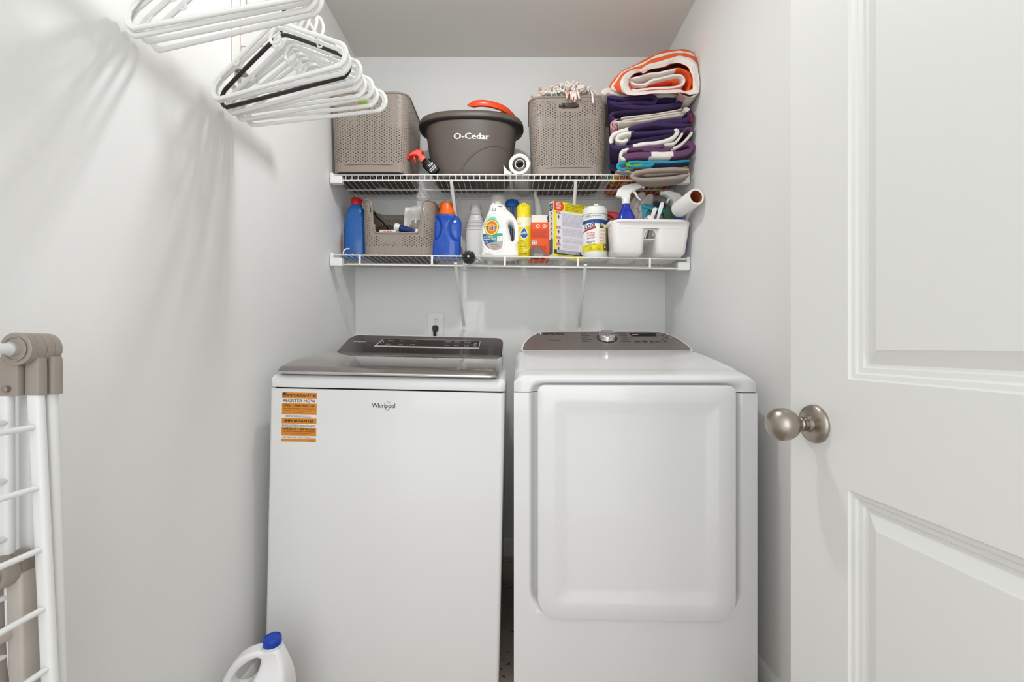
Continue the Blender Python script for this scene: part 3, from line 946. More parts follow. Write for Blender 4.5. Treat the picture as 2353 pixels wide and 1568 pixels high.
def spray(t, body, trig, h, rx, ry, label_c=None, headscale=1.0, collar=PLAST, yaw=0):
    prof = [(0, .97), (.004, 1), (.06, 1), (h * .62, 1), (h * .74, .90), (h * .84, .62), (h * .93, .38), (h, .36)]
    MB().loft([[(x * s_, y * s_, z) for x, y in rrect(2 * rx, 2 * ry, min(rx, ry) * .8, 5)] for z, s_ in prof]).build('bottle', body, t)
    MB().lathe([(.0165, h - .004), (.017, h + .014), (.015, h + .018)], seg=22).build('collar', collar, t)
    head = [(-.0435, .021), (-.034, .045), (-.013, .061), (.02, .066), (.045, .069), (.060, .066), (.070, .0607), (.070, .052), (.055, .046), (.042, .041), (.026, .031), (.019, .024), (.0165, .0), (-.0165, 0), (-.021, .0105), (-.040, .014)]
    vs, fs = curve_geo([[(x * headscale, y * headscale) for x, y in head]], .007, .0065, 3)
    M = Matrix.Translation((0, 0, h + .014)) @ Matrix.Rotation(yaw, 4, 'Z') @ Matrix.Rotation(pi / 2, 4, 'X')
    MB().add(xf(vs, M), fs).build('trigger_head', trig, t, ang=60)
    tr = catmull([(.030, .036, 0), (.040, .026, 0), (.048, .010, 0), (.062, -.004, 0)], 4)
    mb = MB(); mb.tube([M @ (p * headscale) for p in tr], [.006, .0062, .006, .0058, .0055, .005, .005, .0045, .004, .004, .0036, .003, .002], 8); mb.build('trigger', trig, t)
    mb = MB(); mb.lathe([(.0, 0), (.0085, 0), (.009, .008), (.006, .010), (.0, .010)], M @ Vector((.068 * headscale, .056 * headscale, 0)), (M.to_3x3() @ Vector((1, -.15, 0))), 16); mb.build('nozzle', trig, t)


def lay(o, loc, rot): o.location = loc; o.rotation_euler = rot


# black bottle with a red trigger between basket and bucket
sp = thing('spray_bottle', 'black spray bottle with red trigger between left basket and bucket', 'spray bottle', (-.325, 1.878, Z1 + .022))
sp.rotation_euler = (0, radians(-46), radians(4))
REDP = mat('red_plastic', 'd8351d', 0.25)
# ------------------------------------------------------------------ paper roll on the upper shelf
FILM = mat('frosted_film', 'd9d7d3', 0.35, alpha=0.72, spec=.6)
rl = thing('liner_roll', 'frosted white shelf liner roll lying beside the bucket', 'roll', P(1193, 377, 1.84))
ax = (0.1, 1, 0.0)
MB().lathe([(.044, 0), (.0455, .003), (.0455, .27), (.044, .272), (.034, .272), (.034, .002)], (0, 0, 0), (.10, 1, .0), 36, cap=False).build('film_roll', FILM, rl)
MB().lathe([(.030, .004), (.044, 0.0), (.034, .006)], (0, 0, 0), (.10, 1, 0), 36, cap=False).build('film_edge', mat('film_white', 'e8e6e2', .4), rl)
MB().lathe([(.0165, .0), (.020, -.002), (.0215, .002), (.0215, .27), (.0165, .27)], (0.002, .004, .002), (.10, 1, 0), 28, cap=False).build('core_tube', mat('core_white', 'dcd8d3', .5), rl)
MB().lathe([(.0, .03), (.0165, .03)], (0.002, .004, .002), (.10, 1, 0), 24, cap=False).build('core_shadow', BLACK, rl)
mb = MB()
fl = catmull([(-.034, 0, -.033), (-.045, 0, -.028), (-.058, 0, -.015), (-.066, 0, -.003)], 5)
mb.loft([[p + Vector((0, .0, .0)) for p in fl] + [p + Vector((.0006, 0, -.0006)) for p in reversed(fl)], [p + Vector((.01, .26, -.006)) for p in fl] + [p + Vector((.0106, .26, -.0066)) for p in reversed(fl)]])
mb.add([(-.067, .002, -.003), (-.0645, .002, -.044), (-.030, .002, -.044), (-.034, .002, -.033), (-.045, .002, -.028), (-.058, .002, -.015)], [(0, 1, 2, 3, 4, 5)])
mb.build('loose_end', mat('film_flap', 'dedcd8', .4), rl)

# ------------------------------------------------------------------ towels
DPUR = mat('towel_dark_purple', '3d2a57', .95, bump=.6, scale=500, vary=.15)
DPUR2 = mat('towel_navy_purple', '2a1d42', .95, bump=.6, scale=500)
PLUM = mat('towel_plum', '6c4667', .95, bump=.6, scale=500, vary=.12)
CREAM = mat('towel_cream', 'ddd2c9', .95, bump=.5, scale=500)
WHT = mat('towel_white', 'efe9e2', .95, bump=.5, scale=500)
PINK = mat('towel_pink', 'c99aa0', .95, bump=.4, scale=500)
ORG = mat('towel_orange', 'f0632a', .95, bump=.5, scale=500)
TEAL = mat('towel_teal', '2b9db8', .95, bump=.5, scale=500)
GRN = mat('towel_green', '6fae4a', .95, bump=.5, scale=500)
NAVY = mat('towel_navy', '1d2446', .95, bump=.5, scale=500)
TAUP = mat('towel_taupe', 'a89a90', .95, bump=.9, scale=420, vary=.12)
REDC = mat('towel_red', 'b3261c', .95, bump=.4, scale=400)


def ribbon(name, parent, pts, th, Z0, depth, stripes, seed=1, sub=6, back=(0, 0)):
    """a folded layer of towelling: its folded edge follows pts, the cloth runs back from there"""
    pp = [P(x, y, Z0) for x, y in pts]
    path = catmull(pp, sub); N = len(path); r = random.Random(seed)
    cr = []
    for i, p in enumerate(path):
        t = (path[min(i + 1, N - 1)] - path[max(i - 1, 0)]).normalized(); nn = Vector((-t.z, 0, t.x))
        e = min(1, .45 + .55 * min(i, N - 1 - i) / 2.0); cr.append((p, nn, t, th / 2 * e))
    def outline(k_):
        up = [p + nn * h * k_ for p, nn, t, h in cr]; dn = [p - nn * h * k_ for p, nn, t, h in cr]
        return up + list(reversed(dn))
    secs = []
    ny = 5
    for j in range(-1, ny + 1):
        y = Z0 + .004 + depth * max(0, j) / ny if j >= 0 else Z0
        k_ = .62 if j == -1 else 1
        ol_ = outline(k_)
        w1, w2 = r.uniform(-.0012, .0012), r.uniform(-.0012, .0012)
        sh = max(0, j) / ny
        secs.append([Vector((q.x + w1 + (.752 - q.x) * .20 * sh, y + .001 * sin(i_ * .9 + seed), q.z + w2 + back[1] * sh)) for i_, q in enumerate(ol_)])
    mats = []; bnd = []
    for f_, m_ in stripes:
        if m_ not in mats: mats.append(m_)
        bnd.append((f_, mats.index(m_)))
    L = 2 * N
    fm_ = []
    def mi_of(k_):
        f_ = (k_ if k_ < N else L - 1 - k_) / (N - 1)
        for b_, m_ in bnd:
            if f_ <= b_ + 1e-6: return m_
        return bnd[-1][1]
    mb = MB(); vs = [p for s_ in secs for p in s_]; fs = []; mi = []
    for j in range(len(secs) - 1):
        for k_ in range(L):
            fs.append((j * L + k_, j * L + (k_ + 1) % L, (j + 1) * L + (k_ + 1) % L, (j + 1) * L + k_)); mi.append(mi_of(k_))
    for i in range(N - 1):                  # front and back ends, quad strips
        fs.append((i, L - 1 - i, L - 2 - i, i + 1)); mi.append(mi_of(i))
        q = (len(secs) - 1) * L; fs.append((q + i + 1, q + L - 2 - i, q + L - 1 - i, q + i)); mi.append(mi_of(i))
    mb.add(vs, fs, mi)
    return mb.build(name, mats, parent, ang=60)


def towel(label): return thing('folded_towel', label, 'towel', (.58, 1.80, Z1 + .005), group='towels stacked on the upper shelf')


def rb(t, pts, th, Z0, depth, stripes, seed=1, back=(0, 0)):
    o = ribbon('fold', t, pts, th, Z0, depth, stripes, seed, back=back); o.matrix_parent_inverse = Matrix.Translation(-t.location); return o


# lowest: orange, red and yellow printed cloth seen through the wires
t = towel('orange, red and yellow printed beach towel at bottom of the stack')
mb = MB()


def petal_mat():
    m_ = bpy.data.materials.new('printed_flowers'); m_.use_nodes = True; nt_ = m_.node_tree; b_ = nt_.nodes['Principled BSDF']
    tc_ = nt_.nodes.new('ShaderNodeTexCoord'); v_ = nt_.nodes.new('ShaderNodeTexVoronoi'); v_.inputs['Scale'].default_value = 22
    rp = nt_.nodes.new('ShaderNodeValToRGB'); rp.color_ramp.interpolation = 'CONSTANT'
    e_ = rp.color_ramp.elements; e_[0].color = (*srgb('b3301c'), 1); e_[0].position = 0; e_[1].color = (*srgb('e8711f'), 1); e_[1].position = .35
    for p_, c_ in ((.55, 'd8b42c'), (.72, 'a52b1d'), (.86, '9fae3a')):
        q = e_.new(p_); q.color = (*srgb(c_), 1)
    sp_ = nt_.nodes.new('ShaderNodeSeparateColor')
    nt_.links.new(tc_.outputs['Object'], v_.inputs['Vector']); nt_.links.new(v_.outputs['Color'], sp_.inputs[0]); nt_.links.new(sp_.outputs[0], rp.inputs[0])
    nt_.links.new(rp.outputs[0], b_.inputs['Base Color']); b_.inputs['Roughness'].default_value = .9
    return m_


rg = []
for y_, s_ in ((1.80, .92), (1.81, 1.0), (1.95, 1.0), (2.08, 1.0), (2.115, .96)):
    rg.append([(.590 + x * s_, y_, Z1 + .017 + z * s_) for x, z in rrect(.285, .023, .010, 5)])
o = MB().loft(rg).build('fold', petal_mat(), t); o.matrix_parent_inverse = Matrix.Translation(-t.location)

ZT = 1.775
t = towel('taupe bath towel folded over the shelf edge, low in the stack')
rb(t, [(1584, 389), (1540, 388), (1490, 391), (1462, 396), (1453, 404), (1463, 411), (1500, 411.5), (1550, 408), (1583, 401)], .0155, ZT, .060, [(1, TAUP)], 3)
rb(t, [(1584, 393), (1540, 396), (1500, 399), (1478, 402)], .016, ZT + .02, .040, [(1, TAUP)], 4)
rb(t, [(1575, 379), (1520, 379), (1455, 379)], .018, 1.85, .24, [(1, TAUP)], 44)
t = thing('folded_cloth', 'black speckled cloth beside the taupe towel on the upper shelf', 'cloth', (.45, 1.80, Z1 + .01))
o = ribbon('fold', t, [(1400, 376), (1404, 388), (1420, 393), (1436, 393), (1452, 397)], .010, ZT + .015, .045, [(.45, NAVY), (1, TAUP)], 5); o.matrix_parent_inverse = Matrix.Translation(-t.location)
t = towel('teal, green and navy striped towel below the plum ones')
rb(t, [(1584, 369), (1530, 373), (1480, 372), (1452, 372), (1441, 376.5), (1452, 381), (1490, 380.5), (1540, 379), (1584, 376)], .0115, ZT + .01, .27, [(.25, TEAL), (.40, TEAL), (.60, GRN), (.78, TEAL), (1, NAVY)], 6)
rb(t, [(1455, 378), (1480, 378), (1510, 377.5), (1580, 374)], .012, ZT + .008, .26, [(.25, GRN), (.6, TEAL), (1, NAVY)], 7)
rb(t, [(1440, 372), (1426, 375), (1420, 382), (1428, 389), (1440, 387)], .013, ZT + .01, .055, [(1, TEAL)], 8)
t = towel('plum and white striped towel folded thick above the teal one')
rb(t, [(1436, 362), (1450, 357.5), (1487, 355.5), (1515, 355.5), (1543, 355), (1570, 352), (1590, 346)], .0245, ZT, .28, [(.37, PLUM), (.68, WHT), (1, PLUM)], 9)
rb(t, [(1590, 345), (1592, 335), (1583, 328), (1570, 330), (1552, 340)], .022, ZT + .012, .27, [(1, PLUM)], 10)
rb(t, [(1437, 367), (1427, 361), (1428, 350), (1440, 343), (1472, 340), (1505, 337.5), (1526, 334)], .0135, ZT, .28, [(.50, WHT), (1, PLUM)], 11)
rb(t, [(1476, 345), (1500, 344), (1532, 343), (1560, 335), (1580, 317), (1590, 304), (1588, 295), (1578, 294), (1568, 306), (1560, 318), (1547, 329), (1526, 332)], .0105, ZT + .003, .27, [(.22, PLUM), (.45, WHT), (.72, PLUM), (1, WHT)], 12)
t = towel('dark purple and white towel rolled in the middle of the stack')
rb(t, [(1588, 287), (1545, 287), (1495, 286), (1450, 295), (1414, 306), (1404, 320), (1406, 334), (1420, 340), (1450, 336), (1480, 330.5), (1520, 326), (1548, 315), (1558, 302), (1550, 297)], .0150, ZT, .28, [(.24, DPUR), (.43, WHT), (.62, DPUR), (1, WHT)], 13)
rb(t, [(1580, 295), (1545, 300), (1500, 304), (1474, 306), (1440, 306), (1421, 313), (1419, 323), (1432, 325), (1444, 320)], .0145, ZT + .004, .27, [(.45, DPUR), (1, WHT)], 14)
rb(t, [(1440, 327), (1480, 321), (1520, 314), (1545, 307)], .018, ZT + .012, .26, [(1, DPUR2)], 15)
t = towel('dark purple towel with cream and pink folded layers, upper middle of the stack')
rb(t, [(1568, 250), (1530, 258), (1480, 265), (1440, 269), (1426, 272)], .0065, ZT + .002, .27, [(1, CREAM)], 16)
rb(t, [(1574, 256), (1530, 263), (1480, 270), (1440, 276), (1424, 281), (1420, 286)], .0065, ZT + .002, .27, [(1, CREAM)], 17)
rb(t, [(1572, 262), (1520, 270), (1470, 278), (1430, 280), (1412, 281), (1411, 288), (1418, 293)], .0065, ZT + .002, .27, [(.7, CREAM), (1, PINK)], 18)
rb(t, [(1420, 273), (1408, 280), (1404, 288), (1412, 297)], .007, ZT + .002, .27, [(1, PINK)], 19)
rb(t, [(1572, 248), (1584, 256), (1588, 268), (1575, 276), (1540, 278), (1500, 283)], .021, ZT + .004, .27, [(.15, CREAM), (1, DPUR)], 20)
rb(t, [(1584, 262), (1590, 268), (1588, 278)], .008, ZT + .002, .2, [(1, REDC)], 21)
t = towel('dark purple towel directly below the orange striped roll')
rb(t, [(1396, 222), (1440, 226), (1480, 221), (1500, 220), (1508, 228), (1500, 236), (1470, 234), (1420, 238)], .0155, ZT + .002, .28, [(1, DPUR)], 22)
rb(t, [(1398, 233), (1440, 243), (1490, 245), (1540, 241), (1564, 233), (1568, 228)], .0165, ZT + .006, .28, [(.6, DPUR), (1, DPUR2)], 23)
rb(t, [(1566, 240), (1530, 249), (1480, 254), (1430, 257), (1408, 261), (1405, 268), (1416, 276), (1426, 275)], .0125, ZT + .004, .28, [(.5, DPUR2), (1, DPUR)], 24)
rb(t, [(1560, 229), (1530, 228), (1510, 230)], .016, ZT + .02, .26, [(1, DPUR2)], 25)
t = thing('folded_cloth', 'white speckled cloth under the orange towel, next to the mop', 'cloth', (.45, 1.80, 2.09))
o = ribbon('fold', t, [(1384, 216), (1396, 208), (1412, 210), (1440, 216), (1500, 215), (1560, 217)], .026, ZT + .02, .26, [(1, mat('speckled_cloth', 'ddd6d2', .95, bump=.4, scale=300, vary=.1))], 30); o.matrix_parent_inverse = Matrix.Translation(-t.location)
# orange and white striped roll on top: rings grow towards the back, stripes run round it
t = towel('orange and white striped beach towel rolled on top of the stack')
front = [(1432, 190), (1436, 176), (1446, 165), (1462, 161), (1475, 163), (1488, 152), (1520, 146), (1545, 137), (1562, 132), (1578, 135), (1590, 142), (1600, 158), (1607, 180), (1608, 205), (1600, 214), (1585, 218), (1570, 214), (1530, 213), (1490, 216), (1455, 220), (1440, 216), (1433, 205)]
mid = [(1398, 206), (1404, 192), (1422, 170), (1446, 155), (1470, 143), (1500, 128), (1530, 118), (1560, 113), (1580, 115), (1594, 122), (1606, 128), (1616, 136), (1625, 160), (1624, 180), (1616, 200), (1604, 214), (1585, 222), (1565, 218), (1530, 216), (1480, 219), (1440, 220), (1412, 215)]
CT = Vector((1525, 182, 0))


def sec(a, b_, k_, Z, sc=1.0):
    out = []
    for (x0, y0), (x1, y1) in zip(a, b_):
        x = x0 + (x1 - x0) * k_; y = y0 + (y1 - y0) * k_
        out.append(P(x, y, Z))
    return catmull(out, 3, True)


mb = MB(); mats = [ORG, WHT]
prev = None
inner_r = [P(1525 + (x - 1525) * .84 - 2, 184 + (y - 184) * .76, 1.752) for x, y in front]
inner_b = [P(1525 + (x - 1525) * .74, 184 + (y - 184) * .62, 1.90) for x, y in front]
KS = [(0, 1.742, 1), (.10, 1.748, 1), (.22, 1.755, 0), (.40, 1.764, 0), (.56, 1.773, 0), (.62, 1.777, 1), (.76, 1.786, 1), (.84, 1.792, 0), (.97, 1.803, 0), (1.03, 1.815, 1)]
rings_ = [catmull(inner_b, 3, True), catmull(inner_r, 3, True)] + [sec(front, mid, k_, z_) for k_, z_, c in KS]
base = rings_[-1]
c_ = sum((Vector(p) for p in base), Vector()) / len(base)
colr = [0, 1] + [c for k_, z_, c in KS]
for k_, dy in enumerate((.045, .09, .14, .19, .24, .27)):
    s_ = 1.0 - .01 * k_
    rings_.append([Vector((min(.752, c_.x + (p.x - c_.x) * s_), p.y + dy, c_.z + (p.z - c_.z) * s_)) for p in base]); colr.append(k_ % 2)
for j_, p_ in enumerate(rings_):
    for i_, q in enumerate(p_):
        a_ = .0018 * sin(i_ * .62 + j_ * .35) + .0014 * sin(i_ * 1.3 - j_ * .8)
        dv_ = Vector((q.x - c_.x, 0, q.z - c_.z)).normalized(); q += dv_ * a_
n = len(base)
for p_ in rings_:
    for q in p_: q.x = min(q.x, .754)
vs = [p for r_ in rings_ for p in r_]
fs = []; mi = []
for j in range(len(rings_) - 1):
    for i in range(n):
        fs.append((j * n + i, (j + 1) * n + i, (j + 1) * n + (i + 1) % n, j * n + (i + 1) % n)); mi.append(colr[j])
fs.append(tuple(reversed(range((len(rings_) - 1) * n, len(rings_) * n)))); mi.append(1)
mb.add(vs, fs, mi)
o = mb.build('outer_roll', mats, t, ang=60); o.matrix_parent_inverse = Matrix.Translation(-t.location)
rb(t, [(1580, 212), (1588, 190), (1584, 170), (1566, 158), (1545, 160), (1520, 166), (1490, 170), (1462, 178), (1446, 180)], .010, 1.762, .25, [(.3, ORG), (.45, ORG), (1, WHT)], 31)
rb(t, [(1446, 184), (1456, 192), (1480, 194), (1500, 184), (1530, 177), (1556, 172), (1572, 178), (1570, 192), (1550, 200), (1500, 203), (1465, 207), (1450, 206)], .0105, 1.765, .25, [(.50, WHT), (1, WHT)], 32)
rb(t, [(1484, 194), (1500, 192), (1530, 186), (1560, 184)], .014, 1.785, .2, [(1, ORG)], 33)
rb(t, [(1452, 196), (1470, 201), (1500, 197), (1545, 190)], .011, 1.782, .2, [(1, REDC)], 34)
rb(t, [(1592, 150), (1598, 170), (1600, 190), (1603, 208)], .008, 1.741, .1, [(1, WHT)], 35)
rb(t, [(1618, 128), (1614, 140), (1618, 158), (1612, 164)], .010, 1.76, .06, [(.6, ORG), (1, WHT)], 36)
rb(t, [(1560, 214), (1575, 221), (1590, 222), (1604, 214)], .005, 1.742, .1, [(.4, PINK), (1, CREAM)], 37)

# ------------------------------------------------------------------ lower shelf: bottles


def lbottle(prof, name, m_, t, sides=28, sup=3.2):
    rg_ = []
    for (w_, d_, z) in prof:
        rg_.append([(x, y, z) for x, y in ov(w_, d_, sides, sup)])
    return MB().loft(rg_).build(name, m_, t, ang=45)


# blue bottle, red cap
x = -.700; t = thing('cleaner_bottle', 'tall blue bottle with red cap at far left of lower shelf', 'bottle', (x, 1.965, z2(x)), (0, 0, radians(8)))
BL1 = mat('blue_bottle', '1c5ea8', .25, coat=.2)
lbottle([(.095, .060, 0), (.100, .066, .006), (.100, .066, .10), (.096, .064, .15), (.088, .058, .19), (.070, .05, .222), (.046, .042, .238), (.036, .036, .245)], 'bottle', BL1, t)
MB().lathe([(.024, .240), (.0245, .244), (.023, .270), (.019, .274), (.0, .275)], seg=24).build('cap', mat('red_cap', 'c3242a', .35), t)
MB().box(-.004, .028, -.012, .012, .266, .275).build('cap_spout', mat('red_cap', 'c3242a', .35), t, bevel=.003)
d = Decal(lambda u, v, l: Vector((-.0502 - l, u, v))); d.rect(-.03, .03, .03, .15, 'e9e4e4'); d.rect(-.03, .04, .03, .085, 'c3242a'); d.build('label', t)
for i in range(9): MB().lathe([(.0016, 0), (.0012, .0012), (0, .0015)], (.030 + .004 * (i % 2), -.0325, .215 - i * .012), (0, -1, 0), 8).build('grip_dot', BL1, t)

# blue detergent, orange cap
x = -.290; t = thing('detergent_bottle', 'royal blue detergent jug with ribbed orange cap', 'bottle', (x, 1.945, z2(x)), (0, TL2, radians(0)))
BL2 = mat('royal_blue_bottle', '0f4cb0', .18, coat=.5)


def det(u, v):
    z = v * .195
    s_ = 1.0
    if z < .008: s_ = .94 + .06 * z / .008
    hw = .0665 * s_
    if z > .155:
        q = min(1, (z - .155) / .04); hw = .0665 - .036 * (1 - math.sqrt(max(0, 1 - q ** 2)))
    dd = .047 * s_ if z < .15 else .047 - .017 * smooth(.15, .195, z)
    an = 2 * pi * u; e = 3.4
    x_ = hw * math.copysign(abs(cos(an)) ** (2 / e), cos(an)); y_ = dd * math.copysign(abs(sin(an)) ** (2 / e), sin(an))
    for sg in (-1, 1):
        q = ((x_ - sg * .052) / .038) ** 2 + ((z - .132) / .062) ** 2
        if q < 1: y_ *= 1 - .42 * smooth(1, .55, q)
    return (x_, y_, z)


mb = MB(); mb.grid(det, 120, 60); mb.add([det(k_ / 60, 0) for k_ in range(60)], [tuple(reversed(range(60)))]); mb.add([det(k_ / 60, 1) for k_ in range(60)], [tuple(range(60))])
mb.build('jug', BL2, t, ang=60)
ORC = mat('orange_cap', 'ef6a15', .35)
MB().lathe([(.030, .190), (.036, .194), (.0375, .199), (.0365, .202), (.0375, .205), (.036, .210), (.033, .214)], seg=32, sy=.9).build('collar', ORC, t)
mb = MB(); rg = []
for z, r_ in ((.212, .0325), (.246, .0285), (.249, .0265), (.2495, .02)):
    rg.append([((r_ + (.0012 if k_ % 2 else 0)) * cos(2 * pi * k_ / 60), (r_ + (.0012 if k_ % 2 else 0)) * sin(2 * pi * k_ / 60) * .9, z) for k_ in range(60)])
mb.loft(rg).build('cap', ORC, t, ang=60)
d = Decal(lambda u, v, l: Vector((.0668 + l, u, v))); d.rect(-.035, .03, .035, .10, 'dfe6f0'); d.rect(-.035, .03, .035, .055, '6a4aa0'); d.build('label', t)
d = Decal(lambda u, v, l: Vector((-.0668 - l, u, v))); d.rect(-.035, .02, .035, .06, 'e2632a'); d.build('label', t)

# white bottle with grey cap behind the big detergent
x = -.166; t = thing('softener_bottle', 'slim white bottle with pale grey cap left of the big detergent', 'bottle', (x, 2.03, z2(x)))
GW = mat('grey_white_plastic', 'dcdad7', .3)
lbottle([(.086, .06, 0), (.092, .066, .006), (.094, .068, .07), (.098, .068, .11), (.094, .066, .15), (.078, .06, .19), (.058, .052, .215), (.046, .046, .225)], 'bottle', GW, t)
for z in (.15, .162, .168, .185, .192): MB().tube([(a * 1.01, b_ * 1.01, z) for a, b_ in ov(.094 - (z - .15) * .42, .066 - (z - .15) * .18, 28, 3.2)], .0014, 6, closed=True).build('body_ring', mat('grey_ring', 'b5b2b0', .4), t)
MB().lathe([(.029, .222), (.0295, .238), (.026, .241), (.026, .246), (.0265, .262), (.024, .270), (.0, .272)], seg=28).build('cap', mat('pale_grey_cap', 'c4c0bc', .4), t)

# the big white detergent bottle
x = -.050; t = thing('detergent_bottle', 'large white laundry detergent bottle with clear cap and round orange logo', 'bottle', (x, 1.930, z2(x)), (0, TL2, radians(4)))
TW = mat('gloss_white_plastic', 'f0efec', .2, coat=.3)
K = .2152e-3 * .985


def tz(a, b_): return ((a - 745) * K, (1388 - b_) * K)


out = [tz(*q) for q in [(400, 1386), (360, 1250), (345, 1100), (342, 930), (360, 800), (395, 670), (440, 530), (490, 410), (515, 330), (530, 312), (840, 312), (862, 350), (905, 395), (980, 455), (1050, 545), (1095, 650), (1122, 780), (1130, 950), (1125, 1150), (1110, 1386)]]
hole = [tz(*q) for q in [(900, 715), (925, 665), (955, 655), (995, 700), (1030, 790), (1042, 880), (1032, 975), (1000, 1020), (975, 1012), (950, 900)]]
vs, fs = curve_geo([out, hole], .016, .019, 4, smooth=3)
MB().add([(x_, z_, y_) for x_, y_, z_ in vs], [tuple(reversed(f_)) for f_ in fs]).build('bottle', TW, t, ang=60)
mb = MB(); mb.lathe([(.0, .228), (.034, .228), (.034, .234), (.032, .238), (.018, .240), (.016, .252), (.008, .256), (0, .256)], (-.013, 0, 0), seg=28); mb.build('spout', TW, t)
CL = mat('clear_cap_plastic', 'c9c2bb', .12, alpha=.32, spec=.7)
MB().lathe([(.0335, .232), (.0350, .236), (.0345, .268), (.0330, .274), (.030, .2765), (0, .2775)], (-.013, 0, 0), seg=36).build('cap', CL, t)
d = Decal(lambda u, v, l: Vector((u, -.0352 - l, v)))


def T(a, b_): return tz(a, b_)


def PL(pts, c): d.poly([T(*q) for q in pts], c)


oval = [(375, 930), (385, 800), (420, 690), (480, 590), (540, 545), (610, 540), (660, 580), (710, 670), (750, 780), (785, 880), (790, 1020), (785, 1130), (760, 1190), (700, 1225), (600, 1235), (520, 1210), (440, 1140), (390, 1040)]
PL(oval, 'e6efee')
PL([(480, 590), (540, 545), (610, 540), (660, 580), (710, 680), (740, 760), (600, 820), (430, 700)], '7fd4c4')
PL([(660, 580), (710, 670), (750, 780), (700, 790), (620, 620)], 'bfe6de')
PL([(378, 900), (780, 880), (788, 960), (790, 1060), (520, 1080), (480, 1120), (420, 1100), (385, 1010), (375, 940)], '3d9f8e')
PL([(376, 925), (420, 910), (620, 1060), (500, 1110), (450, 1140), (395, 1050)], '1e4f86')
PL([(450, 1120), (530, 1080), (785, 1055), (785, 1130), (760, 1190), (700, 1225), (600, 1235), (520, 1210)], 'b8aca4')
PL([(400, 1070), (450, 1120), (520, 1210), (470, 1180), (420, 1120)], '5b5f7c')
PL([(672, 945), (785, 930), (785, 1050), (668, 1060)], 'e9e7e4')
cx, cy = T(555, 770)
d.ell(cx, cy, 148 * K, 168 * K, '2f7a43', 30, -.3); d.ell(cx, cy, 138 * K, 158 * K, 'f3e33a', 30, -.3); d.ell(cx, cy, 112 * K, 132 * K, 'e06a25', 30, -.3); d.ell(cx, cy + 2 * K, 100 * K, 78 * K, 'e9a63a', 26)
a, b_ = T(448, 852); d.text('Tide', a, b_, 105 * K, 'f6f4ee', width=215 * K, bold=.06, shear=.2, rot=.22)
d.text('Tide', a + 3 * K, b_ + 4 * K, 98 * K, '23356e', width=205 * K, bold=.035, shear=.2, rot=.22)
a, b_ = T(402, 985); d.text('PLUS FEBREZE', a, b_, 20 * K, 'f4f4f4', width=190 * K, rot=.12, bold=.02)
a, b_ = T(402, 1032); d.text('hygienic clean', a, b_, 32 * K, 'f4f4f4', width=240 * K, rot=.10, bold=.02)
a, b_ = T(415, 1085); d.text('HE', a, b_, 16 * K, 'f4f4f4', width=70 * K, rot=.1)
a, b_ = T(686, 980); d.text('Free', a, b_, 24 * K, '4a4f66', width=50 * K)
a, b_ = T(530, 1122); d.lines(a, a + 215 * K, b_, b_ + 16 * K, 1, '4a4540', .5, 2)
a, b_ = T(520, 1170); d.text('64 LOADS', a + 40 * K, b_, 24 * K, '45403c', width=170 * K)
a, b_ = T(580, 1205); d.text('2.72 L', a, b_, 18 * K, '45403c', width=90 * K)
cx, cy = T(598, 398); d.ell(cx, cy, 42 * K, 38 * K, '3a3f72', 20); d.ell(cx, cy, 32 * K, 28 * K, 'f0efec', 18); d.text('he', cx, cy - 12 * K, 26 * K, '3a3f72', width=40 * K, align='c')
lb = d.build('label', t, 'teal, blue and grey printed label with round yellow and orange logo')
# raised border of the label
MB().tube(catmull([(T(a_, b2)[0], -.0352, T(a_, b2)[1]) for a_, b2 in [(350, 940), (362, 790), (400, 670), (470, 560), (540, 500), (620, 480), (700, 540), (770, 680), (815, 850), (825, 1000), (822, 1130), (790, 1220), (710, 1270), (600, 1285), (500, 1260), (410, 1170), (362, 1060)]], 3, True), .0011, 6, closed=True).build('label_ridge', TW, t)

# black bottle brush on the rail
br = thing('bottle_brush', 'black bristle brush poking through the front of the lower shelf', 'brush', P(1076, 589.5, 1.80))
mb = MB(); r = random.Random(2)
for i in range(420):
    a = r.random() * 2 * pi; y = r.uniform(0, .055); el = r.uniform(-.25, .25); L = .0295 * (1 - .3 * max(0, (y - .035) / .02)) * r.uniform(.88, 1.02)
    dr = Vector((cos(a) * cos(el), sin(el) * .6, sin(a) * cos(el)))
    s_ = Vector((-sin(a), 0, cos(a))) * .0006
    p = Vector((0, y, 0)); q = p + dr * L
    mb.add([p - s_, p + s_, q + s_ * .8, q - s_ * .8, p + Vector((0, .0009, 0)), q + Vector((0, .0008, 0))], [(0, 1, 2, 3), (1, 4, 5, 2), (4, 0, 3, 5)])
o = mb.build('bristles', BLACK, br, smooth=False); o['kind'] = 'stuff'
MB().lathe([(.0, -.003), (.004, -.003), (.0045, .001), (.0022, .002), (.0022, .05)], (0, 0, 0), (0, 1, 0), 14).build('tip', PLAST, br)
MB().tube([(0, .05, 0), (.006, .075, .014), (.02, .14, .018), (.05, .26, .019)], .0022, 8).build('stem', NICK, br)

# clear tool with blue head behind
x = .004; t = thing('trigger_bottle', 'clear bottle with rounded blue head behind the white detergent', 'bottle', (x, 2.055, z2(x)))
CL2 = mat('clear_grey_plastic', 'b9bcc0', .15, alpha=.6)
MB().lathe([(.028, 0), (.032, .004), (.032, .20), (.030, .235), (.027, .27), (.0, .272)], seg=28).build('bottle', CL2, t)
BLH = mat('blue_head', '1f5fae', .3)
MB().lathe([(0, .268), (.038, .268), (.039, .273), (.034, .292), (.026, .303), (.012, .307), (0, .307)], seg=28).build('head', BLH, t)
for a in (-.008, 0, .008): MB().tube([(a, -.0325, .1), (a, -.031, .235), (a, -.030, .27)], .0022, 6).build('rib', BLH, t)

